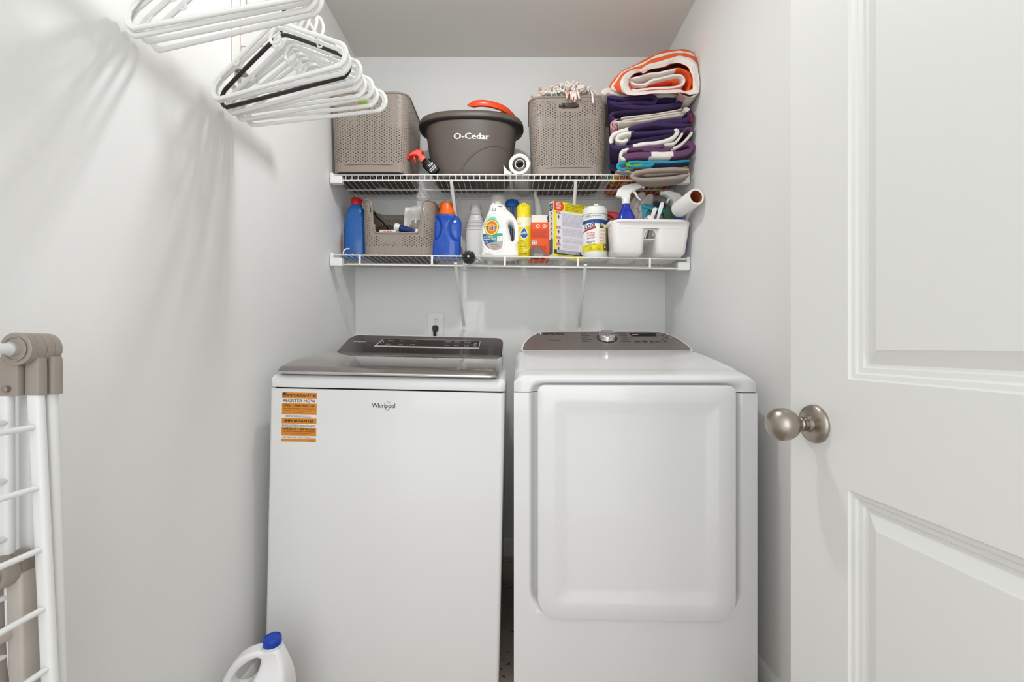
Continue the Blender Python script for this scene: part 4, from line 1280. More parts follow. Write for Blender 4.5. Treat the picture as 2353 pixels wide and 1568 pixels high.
# yellow polish can
x = .0545; t = thing('spray_can', 'yellow furniture polish aerosol can beside the white detergent', 'can', (x, 1.92, z2(x)))
YL = mat('yellow_can', 'f3dd0e', .25, coat=.3)
MB().lathe([(.029, 0), (.0315, .003), (.0315, .178), (.031, .184), (.030, .186)], seg=40).build('can', YL, t)
MB().lathe([(.0300, .185), (.0302, .225), (.029, .2335), (.024, .238), (.0, .239)], seg=40).build('cap', YL, t)
MB().box(-.010, .010, -.0315, -.020, .224, .2395).build('nozzle', mat('yellow_nozzle', 'e0c90c', .4), t, bevel=.002)
MB().lathe([(0, 0), (.002, 0), (.002, .001), (0, .001)], (0, -.0322, .229), (0, 1, 0), 10).build('nozzle_hole', DARK, t)
d = Decal(cyl_map(0, 0, .0316, 0), True)
n = 12
xs_ = [-.048 + .096 * k_ / n for k_ in range(n + 1)]
d.band([(q, .150 - .016 * (1 - ((q + .01) / .05) ** 2)) for q in xs_], [(q, .178) for q in xs_], 'f4efcf')
d.poly([(-.016, .094), (-.004, .080), (.012, .086), (.020, .100), (.014, .118), (.001, .138), (-.012, .120), (-.020, .108)], 'f2f0ea')
d.poly([(-.014, .096), (-.003, .084), (.010, .089), (.017, .101), (.011, .117), (.001, .132), (-.010, .118), (-.017, .107)], '2b5a9c')
d.text('Pledge', -.0215, .099, .013, 'f6f6f4', width=.043, bold=.03, rot=.22)
for i, yy in enumerate((.0745, .068, .0615)): d.text(('cleans', 'protects', 'shines wood')[i], -.02, yy, .0042, '57520c', width=(.02, .024, .028)[i])
d.lines(-.02, .012, .048, .057, 2, '57520c', .3, 4)
d.ring(-.014, .036, .0085, .0075, .0018, 'a98e10', 18, .55, 1.4)
d.band([(q, .028 + 20 * max(0, q + .002) ** 2) for q in xs_[6:]], [(q, .0325 + 20 * max(0, q + .002) ** 2) for q in xs_[6:]], 'f6f0c0')
d.lines(-.02, .015, .010, .022, 2, '57520c', .35, 8)
d.text('SC', -.024, .147, .004, '57520c', width=.012)
d.build('label', t, 'printed yellow label with blue drop logo')

# white tapered handle standing behind the orange box
t = thing('brush_handle', 'white tapered brush handle rising behind the orange box', 'brush', P(1238, 490, 2.06))
pth = [P(1239, 500, 2.06), P(1237.5, 480, 2.06), P(1233.5, 458, 2.06), P(1230, 452, 2.06), P(1229, 420, 2.06), P(1226, 395, 2.05), P(1219, 372, 2.05)]
mb = MB(); mb.tube([p - t.location for p in pth], [.021, .018, .012, .009, .0075, .007, .006], 12); mb.build('handle', PLAST, t)
MB().lathe([(.026, z2(.13) - t.location.z), (.03, z2(.13) - t.location.z + .01), (.028, -.03), (.021, -.006)], (.002, 0, 0)).build('holder', PLAST, t)

# orange box, torn open
x = .125; t = thing('cardboard_box', 'bright orange cardboard box with torn white top', 'box', (x, 1.965, z2(x)))
OB = mat('orange_card', 'ee5a13', .5); KR = mat('brown_card', 'a7764a', .8)
mb = MB(); mb.box(-.041, .041, -.045, .04, 0, .165); mb.build('box', OB, t, bevel=.001)
mb = MB(); mb.add([(-.038, -.044, .165), (.030, -.044, .165), (.037, -.043, .172), (.031, -.040, .180), (.036, -.036, .198), (-.036, -.036, .198)], [(0, 1, 2, 3, 4, 5)]); mb.build('flap', mat('white_card', 'eae7e2', .6), t, smooth=False, solid=.0012)
MB().box(-.041, .041, .037, .041, .16, .205).build('flap', KR, t)
MB().prism([(.041, -.044, .16), (.041, .03, .16), (.041, .035, .215), (.041, -.01, .205), (.041, -.03, .185)], (.0012, 0, 0)).build('flap', KR, t, smooth=False)
d = Decal(lambda u, v, l: Vector((u, -.0453 - l, v)))
d.rect(-.041, .161, .041, .165, 'f4a06a'); d.ell(-.008, .148, .0085, .0085, 'f6ece4', 20); d.ell(-.008, .148, .006, .006, 'ee5a13', 18); d.text('+', -.008, .144, .008, 'f6ece4', align='c')
d.ell(.021, .148, .0085, .0085, 'f6ece4', 20); d.ell(.021, .148, .006, .006, 'ee5a13', 18); d.text('2', .021, .1445, .007, 'f6ece4', align='c', width=.005)
d.rect(-.041, .094, .041, .134, 'dd4a10'); d.lines(-.033, .038, .097, .131, 6, 'b93a0b', .4, 9)
d.rect(-.033, .066, -.013, .083, 'efe9e6')
for i in range(2):
    for j in range(2): d.rect(-.030 + i * .009, .0685 + j * .0075, -.024 + i * .009, .0735 + j * .0075, '5c5470')
d.lines(-.033, .038, .03, .062, 5, 'c9430d', .4, 10)
d.build('print', t, 'pale symbols and small print on orange')
# little dark dustpan-shaped piece in front of it
t = thing('scraper', 'small dark grey triangular scraper before the orange box', 'scraper', (.118, 1.885, z2(.12)))
vs = [(-.033, 0, 0), (.040, 0, 0), (.040, .03, 0), (-.033, .03, 0), (-.036, .004, .038), (-.006, .010, .064), (.012, .014, .04), (.040, .006, .014)]
mb = MB(); mb.prism([(-.034, 0, 0), (.038, 0, 0), (.040, .004, .012), (.016, .012, .036), (-.006, .018, .062), (-.016, .018, .050), (-.037, .01, .036)], (0, .004, 0)); mb.build('blade', mat('dark_grey_plastic', '6b625f', .5), t, smooth=False, bevel=.0008)
MB().box(-.022, .022, -.008, .0, .002, .018).build('grip', mat('grip_grey', '968b88', .4), t, bevel=.003)
MB().box(-.024, .026, -.006, .022, .0, .003).build('rubber_edge', mat('maroon_rubber', '3d2526', .6), t)

# yellow and white carton
t = thing('cardboard_box', 'yellow and white printed carton with red corner patch', 'box', (.181, 1.872, z2(.25)), (0, 0, math.atan2(.071, .149)))
BW, BD, BH = .168, .036, .245
MB().box(0, BW, 0, BD, 0, BH).build('box', mat('white_card_box', 'eceaea', .5), t, bevel=.0008)
d = Decal(lambda u, v, l: Vector((u, -l - .0004, v)))
YB = 'f1e21c'
d.rect(0, 0, BW, BH, 'eae6ec'); d.rect(0, .205, BW, BH, YB); d.rect(0, 0, .016, BH, YB); d.rect(0, 0, BW, .018, YB); d.rect(.003, .018, BW, .036, '3a4150')
d.put([(0, .205), (.032, .205)] + [(.032 + .020 * cos(a_), .225 + .022 * sin(a_)) for a_ in (-1.1, -.6, -.2, .2, .8)] + [(.045, BH), (0, BH)], [tuple(range(9))], 'e24b1c')
d.lines(.014, .038, .212, .243, 6, 'f7ebe2', .5, 12)
d.lines(.058, .165, .209, .243, 5, '9a8f18', .45, 3)
for yy, hh in ((.192, 9), (.128, 6), (.085, 3), (.055, 3)):
    d.rect(.014, yy, .034, yy + .008, 'c9563b'); d.lines(.017, .031, yy + .002, yy + .006, 1, 'f3d8cc', .6, 2)
    d.ell(.024, yy - .012, .004, .005, '4a4a52', 10); d.rect(.021, yy - .021, .027, yy - .017, '77777f')
d.lines(.042, .162, .14, .198, 12, 'b7b2c2', .35, 4); d.lines(.042, .162, .098, .134, 8, 'b7b2c2', .35, 5); d.lines(.042, .162, .068, .092, 5, 'c0bac8', .35, 6); d.lines(.042, .13, .044, .062, 4, 'c0bac8', .35, 7)
d.rect(.012, .020, .13, .034, '8d93a4'); d.lines(.014, .128, .021, .033, 3, 'd6d8e0', .4, 8); d.poly([(.135, .034), (.142, .022), (.15, .022), (.15, .026), (.145, .027), (.142, .034)], 'e8e8ec')
d.lines(.018, .16, .003, .015, 2, 'a89d12', .5, 9)
d.build('print', t, 'yellow border, red patch and rows of small print')
d = Decal(lambda u, v, l: Vector((-l - .0004, BD - u, v)))
d.rect(.004, .208, .032, .238, '23222c'); d.lines(.007, .029, .212, .234, 3, 'd5d3dc', .5, 3)
for i in range(6): d.ell(.018, .196 - i * .022, .0042, .006, '33333b', 10); d.rect(.008, .186 - i * .022, .030, .188 - i * .022, '9a98a2')
d.rect(.004, .020, .032, .082, '4c4956'); d.lines(.006, .030, .024, .078, 8, '8c8996', .4, 4)
d.build('spine_print', t)

# disinfecting wipes canister
x = .3685; t = thing('wipes_canister', 'white canister of disinfecting wipes with blue and yellow label', 'canister', (x, 1.922, z2(x)))
RW = .0545
MB().lathe([(.050, 0), (.0535, .004), (.0535, .025), (RW, .028), (RW, .190), (.0535, .193)], seg=56).build('canister', PLAST, t)
MB().lathe([(.0548, .190), (.0552, .200), (.0545, .215), (.0525, .222), (.048, .2275), (.03, .2305), (0, .231)], seg=56).build('lid', PLAST, t)
MB().box(-.014, .006, -.056, -.040, .222, .2315).build('lid_tab', PLAST, t, bevel=.003)
d = Decal(cyl_map(0, 0, RW + .0002, 0), True)
H = RW * pi / 2 * .98
d.rect(-H, .030, H, .168, 'f4ee6a', 40)
d.rect(-H, .030, H, .062, 'eedc12', 40)
d.rect(-H, .148, H, .166, '1f4c9c', 40)
xs_ = [-H + (H + .008) * k_ / 14 for k_ in range(15)]
d.band([(q, .060) for q in xs_], [(q, .152 - 3.2 * max(0, abs(q + .045) - .03) ** 1.5) for q in xs_], 'f1efee')
d.band([(q, .118 + .18 * (q + .05)) for q in xs_[2:13]], [(q, .126 + .24 * (q + .05)) for q in xs_[2:13]], 'c2372c')
d.rect(.012, .128, .030, .160, '1f3c82', 6)
d.rect(.015, .136, .027, .150, 'cfd0e4', 4); d.lines(.016, .026, .137, .149, 3, 'b05468', .5, 2)
d.text('Lysol', -.058, .128, .028, '20306a', width=.052, shear=.3, bold=.022, rot=.12)
for i, (st, ww) in enumerate((('KILLS 99.9%', .034), ('OF VIRUSES', .034), ('& BACTERIA*', .036))): d.text(st, -.045, .1045 - i * .0105, .0072, 'c9443a', width=ww, bold=.03)
d.text('LEMON & LIME', -.048, .0685, .006, '4a4a20', width=.038, bold=.02); d.text('SCENT', -.042, .062, .0055, '4a4a20', width=.02, bold=.02)
d.band([(q, .053 + .14 * (q + .05)) for q in xs_[3:13]], [(q, .055 + .16 * (q + .05)) for q in xs_[3:13]], 'cdbb10')
d.rect(.006, .064, .040, .124, 'f2e4da', 8)
for i in range(4):
    d.rect(.009, .1235 - i * .0145 - .0115, .038, .1235 - i * .0145 - .0015, 'f6e9e2', 6); d.lines(.016, .036, .1235 - i * .0145 - .010, .1235 - i * .0145 - .003, 2, 'd2685a', .5, i)
    d.text('✓' if False else 'v', .0095, .1235 - i * .0145 - .009, .006, '2a2a2a', width=.004, bold=.04)
d.rect(.027, .034, .038, .058, '2b2e3e', 4); d.ell(.0325, .047, .004, .006, 'f0eee8', 10)
d.text('80', -.032, .040, .010, 'a99a10', width=.010, bold=.02); d.lines(-.04, .018, .034, .039, 1, 'a99a10', .5, 3)
d.rect(-.002, .040, .012, .056, 'd9c90f', 3)
d.rect(.042, .034, H, .148, '2a3350', 8)
d.rect(-H, .1885, H, .190, '3a4252', 40)
d.text('DISINFECTING WIPES', -.05, .1775, .0058, '3a4252', width=.064, bold=.02); d.rect(-H, .1735, -.005, .1742, '7d8390', 16)
d.build('label', t, 'blue, white and yellow label reading Lysol')

# contents of the cut-out basket ------------------------------------------------
zb3 = z2(-.49) + .004
t = thing('cardboard_box', 'small white box with red lettering inside the cut-out basket', 'box', (-.545, 1.915, zb3))
MB().box(-.036, .036, 0, .03, 0, .118).build('box', mat('white_card2', 'e6e2dd', .5), t, bevel=.0008)
d = Decal(lambda u, v, l: Vector((u, -l - .0002, v))); d.text('CAR', -.018, .102, .012, 'c9463c', width=.038, bold=.03); d.build('print', t)
t = thing('cream_tube', 'blue tube with white cap lying in the cut-out basket', 'tube', (-.470, 1.93, zb3 + .122), (0, radians(18), radians(-6)))
MB().lathe([(.017, 0), (.0175, .004), (.0165, .022), (.017, .024)], (-.048, 0, 0), (1, 0, 0), 24).build('cap', PLAST, t)
MB().lathe([(0, -.0005), (.0125, -.0005), (.0125, .0006)], (-.048, 0, 0), (1, 0, 0), 24).build('cap_face', mat('teal_disc', '4d98ab', .4), t)
MB().loft([[(x_, y * a, z * b_) for y, z in rrect(.034, .034, .0165, 5)] for x_, a, b_ in ((-.024, 1, 1), (.02, 1.02, .95), (.07, 1.1, .5), (.095, 1.15, .1))]).build('tube_body', mat('navy_tube', '22306e', .3), t)
t = thing('plastic_bag', 'clear zip bag with dark contents leaning in the cut-out basket', 'bag', (-.425, 1.955, zb3 + .02))
BAG = mat('clear_bag', 'd6d2d0', .2, alpha=.35, spec=.7); DK = mat('bag_contents', '4a4341', .5)
r = random.Random(9)


def bagpt(u, v):
    return (-.055 + .11 * u + .035 * (v - .5), .012 * sin(u * 7 + v * 3) + .004 * sin(v * 19), .20 * v + .014 * sin(u * 5))


MB().grid(bagpt, 14, 16).build('bag_film', BAG, t, ang=80)
MB().loft([[(x_ * s_ + .02 * z, y + .014, z) for x_, y in rrect(.085, .018, .008, 4)] for z, s_ in ((.0, .8), (.05, 1), (.12, .95), (.155, .6))]).build('contents', DK, t)
MB().box(-.052, .058, .006, .010, .196, .212).build('zip_strip', mat('bag_white', 'efedea', .4), t)
t = thing('plastic_bag', 'flat clear bag with pink edge leaning above the orange cap', 'bag', P(1030, 480, 2.04))
MB().prism([P(965, 500, 2.06) - t.location, P(1020, 470, 2.06) - t.location, P(1062, 449, 2.06) - t.location, P(1047, 476, 2.06) - t.location, P(1010, 540, 2.06) - t.location], (0, .003, 0)).build('bag_film', mat('clear_bag2', 'd0cbc8', .25, alpha=.4), t, smooth=False)
MB().prism([P(975, 488, 2.05) - t.location, P(1022, 460, 2.05) - t.location, P(1030, 466, 2.05) - t.location, P(984, 500, 2.05) - t.location], (0, .004, 0)).build('bag_strip', mat('pink_strip', 'e29a8c', .4, alpha=.8), t, smooth=False)
t = thing('plastic_packet', 'white rigid packet standing in the cut-out basket by its right post', 'packet', P(945, 520, 1.99))
MB().prism([P(926, 560, 1.99) - t.location, P(930, 477, 1.99) - t.location, P(968, 475, 1.99) - t.location, P(964, 560, 1.99) - t.location], (0, .004, 0)).build('packet_face', mat('white_packet', 'e6e4e0', .4), t, smooth=False, bevel=.001)
t = thing('cable', 'black cable looped over the back of the cut-out basket', 'cable', (-.56, 2.02, zb3 + .12))
MB().tube(catmull([P(850, 478, 2.04) - t.location, P(865, 497, 2.03) - t.location, P(882, 514, 2.01) - t.location, P(893, 528, 1.98) - t.location, P(905, 545, 1.96) - t.location], 5), .0035, 8, flat=1.6).build('cable_run', BLACK, t)
t = thing('toiletry_pouch', 'dark brown pouch at back left of the cut-out basket', 'pouch', (-.575, 2.005, zb3))
MB().loft([[(x_ * s_, y * s_, z) for x_, y in rrect(.11, .05, .02, 5)] for z, s_ in ((0, .9), (.02, 1), (.12, 1), (.15, .75), (.16, .4))]).build('pouch_body', mat('dark_brown_pouch', '3f2f2a', .5), t)
t = thing('cap_piece', 'small frosted clear cap among things in the cut-out basket', 'cap', (-.50, 1.945, zb3 + .10))
MB().lathe([(.016, 0), (.019, .035), (.017, .037), (.014, .003)], seg=22, cap=False).build('cap_shell', mat('frosted_cap', 'd8d8d4', .3, alpha=.7), t)
MB().box(-.016, .016, -.012, .012, -.1, .0).build('jar', mat('frosted_jar', 'c8c6c2', .3), t, bevel=.004)
t = thing('tissue_ball', 'crumpled white tissue at right inside the cut-out basket', 'tissue', (-.415, 1.925, zb3 + .105))
mb = MB(); mb.grid(lambda u, v: ((.020 + .004 * sin(9 * u * 2 * pi + 5 * v)) * cos(2 * pi * u) * sin(pi * v) * 1.2, (.018 + .003 * sin(14 * v)) * sin(2 * pi * u) * sin(pi * v), .016 * cos(pi * v) + .003 * sin(20 * u)), 28, 14); mb.build('tissue', mat('tissue_white', 'e8e8ea', .8), t)

# ------------------------------------------------------------------ cleaning caddy on the right
CX, CYF = .578, 1.800
cd = thing('cleaning_caddy', 'white two-lobed plastic cleaning caddy at right of lower shelf', 'caddy', (CX, CYF, z2(CX) - .001), (0, TL2, 0))
CW = mat('caddy_plastic', 'efebe9', .35)
HH = .146


def lobe(sg):
    rg_ = []
    for z, e, k_ in ((0, .018, 0), (.001, .012, 0), (.010, .004, 0), (.016, 0, 0), (.06, 0, .35), (.10, 0, .7), (HH - .006, 0, 1.0)):
        xo = .150 + .014 * k_; xi = .028 - .008 * k_          # outer and inner side
        y0, y1 = .008 - .010 * k_ + e, .205 + .010 * k_ - e
        w_, h_ = (xo - xi - 2 * e), y1 - y0
        rg_.append([(sg * ((xo + xi) / 2 + x_), (y0 + y1) / 2 + y, z) for x_, y in rrect(w_, h_, .022, 6)])
    inn = [[(p[0] + (sg * (.092) - p[0]) * .05, p[1] + (.105 - p[1]) * .04, z_) for p in rg_[i]] for i, z_ in ((6, HH - .006), (4, .06), (2, .012))]
    if sg < 0: rg_ = [list(reversed(q)) for q in rg_]; inn = [list(reversed(q)) for q in inn]
    return MB().loft(rg_ + inn)


lobe(-1).build('bin', CW, cd, ang=40); lobe(1).build('bin', CW, cd, ang=40)
# rim, upper band and the bridge between the bins
rg = []
for (o_, i_, z) in ((-.006, 0, HH - .034), (-.006, 0, HH - .016), (.007, 0, HH - .012), (.0095, 0, HH - .009), (.0095, 0, HH - .004), (.007, 0, HH), (.002, 0, HH + .0005), (-.003, 0, HH - .003), (-.003, 0, HH - .033)):
    rg.append([(x_, .105 + y, z) for x_, y in rrect(.330 + 2 * o_, .218 + 2 * o_, .055 + o_, 8)])
MB().loft(rg, False, False).build('rim', CW, cd, ang=40)
# arched skirt over the gap, front and back
for yy in (.014, .195):
    prof = [(-.040, HH - .010), (-.040, .080), (-.024, .080), (-.020, .096), (-.011, .107), (0, .110), (.011, .107), (.020, .096), (.024, .080), (.040, .080), (.040, HH - .010)]
    MB().prism([(x_, yy, z) for x_, z in prof], (0, .004, 0)).build('arch', CW, cd, smooth=False, bevel=.001)
MB().box(-.030, .030, .03, .19, .072, .076).build('bridge', CW, cd, bevel=.001)
mb = MB(); mb.tube(catmull([(0, .0, HH - .004), (0, .02, HH + .016), (0, .06, HH + .020), (0, .15, HH + .020), (0, .19, HH + .016), (0, .21, HH - .004)], 5), .010, 10, flat=1.3); mb.build('carry_handle', CW, cd)
MB().box(-.020, .020, .004, .008, HH - .028, HH - .002).build('handle_mount', mat('caddy_clear', 'dcd8d6', .3), cd, bevel=.001)

zc2 = z2(CX) + .012
BLS = mat('cobalt_bottle', '1c34ae', .2, coat=.3)
t = thing('spray_bottle', 'cobalt blue spray bottle with white trigger in left caddy bin', 'spray bottle', (.490, 1.862, zc2))
spray(t, BLS, PLAST, .222, .040, .028, yaw=radians(-8))
d = Decal(lambda u, v, l: Vector((u, -.0285 - l, v))); d.ell(0, .100, .034, .040, 'f0cf3a', 24); d.ell(0, .122, .018, .007, 'a8402c', 18); d.lines(-.02, .02, .07, .1, 3, '5c4a20', .4, 1); d.build('label', t)
t = thing('spray_bottle', 'cobalt blue spray bottle with white trigger in right caddy bin', 'spray bottle', (.712, 1.890, zc2 + .012))
spray(t, BLS, PLAST, .190, .036, .028, yaw=radians(196), headscale=.95)
t = thing('spray_bottle', 'red-topped bottle half hidden behind the left caddy bin', 'spray bottle', (.466, 1.945, zc2))
spray(t, mat('red_dark', 'b3201f', .3), mat('red_dark', 'b3201f', .3), .150, .030, .026, yaw=radians(170), headscale=.7)
t = thing('rubber_glove', 'grey rubber scrub glove between the spray bottles in the caddy', 'glove', (.540, 1.890, zc2 + .205), (0, radians(20), 0))
GG = mat('grey_rubber', 'a79c96', .5)
vs, fs = curve_geo([[(-.03, -.04), (-.034, .02), (-.02, .06), (0, .082), (.018, .075), (.02, .05), (.012, .02), (.03, -.03), (.0, -.05)]], .002, .005, 3, smooth=3)
MB().add(xf(vs, Matrix.Rotation(pi / 2, 4, 'X')), fs).build('cuff', GG, t, ang=60)
MB().box(-.022, .018, -.012, .012, -.19, -.03).build('cuff_end', GG, t, bevel=.005)
for i in range(6): MB().tube([(-.022 + .002 * i, -.008, .0 + i * .010), (.008, -.0085, .006 + i * .010)], .0016, 6).build('ridge', GG, t)
t = thing('scrub_pad', 'flat grey scrub pad standing in the caddy', 'scrubber', (.572, 1.880, zc2 + .205), (0, radians(24), radians(10)))
vs, fs = curve_geo([[(-.018, -.02), (-.022, .02), (-.012, .06), (.006, .075), (.020, .062), (.024, .02), (.018, -.02)]], .002, .004, 3, smooth=3)
MB().add(xf(vs, Matrix.Rotation(pi / 2, 4, 'X')), fs).build('pad', GG, t, ang=60)
MB().box(-.010, .012, -.008, .008, -.19, -.01).build('pad_handle', GG, t, bevel=.004)
t = thing('scrub_brush', 'teal scrub brush with dark bristles in the caddy', 'brush', (.612, 1.875, zc2 + .200), (0, radians(18), radians(-8)))
TB = mat('teal_plastic', '1f8796', .3)
MB().loft([[(x_, y * s_, z * s_) for y, z in rrect(.034, .024, .010, 5)] for x_, s_ in ((-.055, .6), (-.045, 1), (.03, 1), (.05, .8), (.056, .4))]).build('brush_body', TB, t)
mb = MB(); r = random.Random(5)
for i in range(160):
    x_, y_ = r.uniform(-.005, .05), r.uniform(-.014, .014)
    mb.tube([(x_, y_, .008), (x_ + r.uniform(-.008, .008), y_ + r.uniform(-.006, .006), .034 + r.uniform(-.004, .004))], .0009, 4)
o = mb.build('bristles', mat('dark_bristle', '3a3c3c', .7), t); o['kind'] = 'stuff'
MB().box(-.05, -.02, -.012, .012, -.19, -.008).build('handle', TB, t, bevel=.004)
for i, (px, py, rt, hh) in enumerate([(1503, 487, .35, .020), (1518, 480, .28, .030)]):
    t = thing('plastic_spatula', ('short' if i == 0 else 'longer') + ' white paddle-shaped stick rising from the caddy middle', 'paddle', P(px, py, 1.845), (0, rt, 0), 'white paddles in the caddy')
    MB().loft([[(x_ * s_, y * s_, z) for x_, y in rrect(.018, .008, .0035, 4)] for z, s_ in ((-.12, .5), (-.04, .6), (-.01, .95), (hh * .5, 1.0), (hh * .85, .8), (hh, .3))]).build('paddle', PLAST, t)
t = thing('cleaning_pad', 'dark green scouring pad beside the right spray bottle', 'scouring pad', (.672, 1.865, zc2 + .185), (0, radians(-14), 0))
MB().loft([[(x_ * s_, y, z) for x_, y in rrect(.050, .018, .005, 4)] for z, s_ in ((-.17, 1), (.005, 1), (.022, .55), (.030, .2))]).build('pad', mat('green_scourer', '3f5c49', .95, bump=.8, scale=400), t)
t = thing('paper_roll', 'white paper roll with brown core sticking out of the caddy', 'roll', (.718, 1.690, 1.613))
axv = Vector((-.034, .20, -.020)).normalized()
MB().lathe([(.0245, .001), (.0325, 0), (.0335, .002), (.0335, .125), (.0245, .125)], (0, 0, 0), axv, 36, cap=False).build('paper', mat('roll_paper', 'f0eeea', .8), t)
MB().lathe([(.0235, .0005), (.0248, 0), (.0248, .125), (.0235, .125)], (0, 0, 0), axv, 32, cap=False).build('core', mat('brown_core', 'a5502c', .7), t)
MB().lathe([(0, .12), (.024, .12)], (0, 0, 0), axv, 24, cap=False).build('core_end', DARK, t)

# black and red spray bottle geometry (upper shelf)
spray(sp, BLACK, REDP, .075, .022, .018, yaw=radians(195), headscale=.62, collar=mat('salmon_collar', 'e0705a', .3))
d = Decal(lambda u, v, l: Vector((u, -.0185 - l, v))); d.text('ite', -.006, .03, .013, 'e8e8e8', width=.024, bold=.02); d.lines(-.018, .018, .008, .024, 2, 'd0d0d0', .5, 1); d.build('label', sp)

# ------------------------------------------------------------------ hanging rod, its bracket and the hangers
RODX, RODZ = -.550, 1.895
rod = thing('hanging_rod', 'white closet rod along the left wall holding plastic hangers', 'rod', (RODX, .5, RODZ))
MB().tube([(0, -.8, 0), (0, .79, 0)], .0125, 16).build('rod_tube', WIRE, rod)
MB().lathe([(0, 0), (.0145, 0), (.0145, .012), (0, .012)], (0, .79, 0), (0, 1, 0), 18).build('rod_cap', PLAST, rod)
bkt = thing('rod_bracket', 'white vertical channel bracket on left wall behind the hangers', 'bracket', (X_L, 1.195, 1.795))
MB().box(.0, .026, 0, .0015, 0, .36).box(.0, .0015, 0, .03, 0, .36).build('channel', WIRE, bkt, bevel=.0004)
MB().box(.0245, .026, .0, .03, 0, .36).build('channel', WIRE, bkt)
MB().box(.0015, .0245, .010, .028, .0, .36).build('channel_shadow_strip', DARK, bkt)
MB().box(.0, .034, -.0015, .03, -.0065, -.0045).build('foot_plate', mat('bare_steel', '9a9288', .35, metal=.8), bkt)
MB().box(.0, .010, -.001, .03, -.045, -.004).build('foot_tab', WIRE, bkt)
MB().tube([(.026, .004, .063), (RODX - X_L - .001, .004, .063), (RODX - X_L, .004, .088)], .0022, 8).build('support_wire', mat('pinkish_wire', 'd8c9c0', .4), bkt)
MB().tube([(.026, .02, .25), (.12, .02, .18), (RODX - X_L, .02, .115)], .004, 8).build('support_arm', mat('pinkish_wire', 'd8c9c0', .4), bkt)
MB().lathe([(0, 0), (.003, 0), (.0025, .0015), (0, .002)], (.018, .012, -.0066), (0, 0, -1), 10).build('screw', CHROME, bkt)


def hanger_parts(m_, t, w_=.205, thin=False, clip=True):
    R_ = .0048 if not thin else .0036
    half = [(.0, 0), (w_ - .035, 0), (w_ - .014, .002), (w_ - .002, .012), (w_, .026), (w_ - .006, .040), (w_ - .022, .052), (.10, .094), (.03, .130), (.012, .138)]
    pts = [(-x_, 0, z) for x_, z in reversed(half)] + [(x_, 0, z) for x_, z in half[1:]]
    path = catmull(pts, 4)
    MB().tube([path[0] + Vector((.012, 0, .002))] + path + [path[-1] + Vector((-.012, 0, .002))], R_, 8).build('hanger_frame', m_, t)
    hk_ = [(0, 0, .137), (0, 0, .165), (.006, 0, .190), (.020, 0, .212), (.0275, 0, .238), (.019, 0, .262), (0, 0, .2735), (-.018, 0, .266), (-.027, 0, .248)]
    MB().tube(catmull(hk_, 5), R_ * .78, 8).build('hook', m_, t)
    if clip:
        MB().tube(catmull([(.004, 0, .132), (-.010, 0, .118), (-.014, 0, .104), (-.004, 0, .094), (.010, 0, .096), (.016, 0, .108)], 4), .0036, 6).build('tie_hook', m_, t)
        # thin web in the rounded ends
        for sg in (-1, 1):
            q = [(sg * (w_ - .001), 0, .026), (sg * (w_ - .008), 0, .040), (sg * (w_ - .03), 0, .055), (sg * (w_ - .03), 0, .049), (sg * (w_ - .012), 0, .034), (sg * (w_ - .009), 0, .022), (sg * (w_ - .014), 0, .010), (sg * (w_ - .034), 0, .003), (sg * (w_ - .030), 0, .0), (sg * (w_ - .010), 0, .003)]
            MB().prism([(a, -.001, c) for a, b2, c in q], (0, .002, 0)).build('end_web', m_, t, smooth=False)
            MB().tube(catmull([(sg * .115, 0, .086), (sg * .118, 0, .074), (sg * .127, 0, .072), (sg * .130, 0, .079)], 3), .0022, 6).build('strap_notch', m_, t)


def place(o, y, yaw, roll=0, dx=0, dz=0):
    o.location = (RODX + dx, y, 1.642 + dz); o.rotation_euler = (0, roll, yaw)


white0 = thing('coat_hanger', 'x', 'hanger'); hanger_parts(HANGW, white0)
ORD = ['nearest', 'second', 'third', 'fourth', 'fifth', 'sixth', 'seventh', 'eighth']
first = True
for i, (y, yaw, roll, dx) in enumerate([(.800, -13, .02, .002), (.815, -12, -.01, -.004), (.832, -14, .015, 0), (.850, -15, 0, .004)]):
    o = white0 if first else dup(white0); first = False
    place(o, y, radians(yaw), roll, dx)
    tag(o, ORD[i] + ' white plastic hanger of the front bunch, cut off by the picture top', 'hanger', 'white hangers of the front bunch')
for i, (y, yaw, roll, dx, dz) in enumerate([(1.012, -20, .0, .0, 0), (1.030, -19, .02, -.003, 0), (1.072, -18, -.03, .006, 0), (1.088, -17, .0, .0, 0), (1.104, -16, .035, .0, 0), (1.122, -14, -.02, .010, 0), (1.140, -13, .02, .012, 0), (1.158, -11, -.005, .026, -.004)]):
    o = dup(white0); place(o, y, radians(yaw), roll, dx, dz)
    lab = ORD[i] + ' white plastic hanger of the rear bunch, counted from the room door'
    if i == 0: lab = 'nearest white plastic hanger of the rear bunch, in front of the black one'
    if i == 7: lab = 'farthest white hanger of the rear bunch, reaching over the left basket'
    tag(o, lab, 'hanger', 'white hangers of the rear bunch')
bh = thing('coat_hanger', 'thin black plastic hanger among the white ones', 'hanger'); hanger_parts(HANGB, bh, w_=.198, thin=False, clip=False)
place(bh, 1.050, radians(-19), -.012, -.004)

# ------------------------------------------------------------------ folding drying rack at the left edge
rk = thing('drying_rack', 'folded white drying rack with taupe joints leaning by left wall', 'drying rack', (-.693, .60, 0))
JZ = 1.027


def leg(name, yc, xt, xb, w_, dp_, m_=RACKW, zt=.93, zbot=.0, yb=None):
    yb = yc if yb is None else yb
    r1_ = [(xt + a, yc - .60 + b_, zt) for a, b_ in rrect(w_, dp_, min(w_, dp_) * .42, 4)]
    r2_ = [(xb + a, yb - .60 + b_, zbot) for a, b_ in rrect(w_, dp_, min(w_, dp_) * .42, 4)]
    MB().loft([r2_, r1_]).build(name, m_, rk)


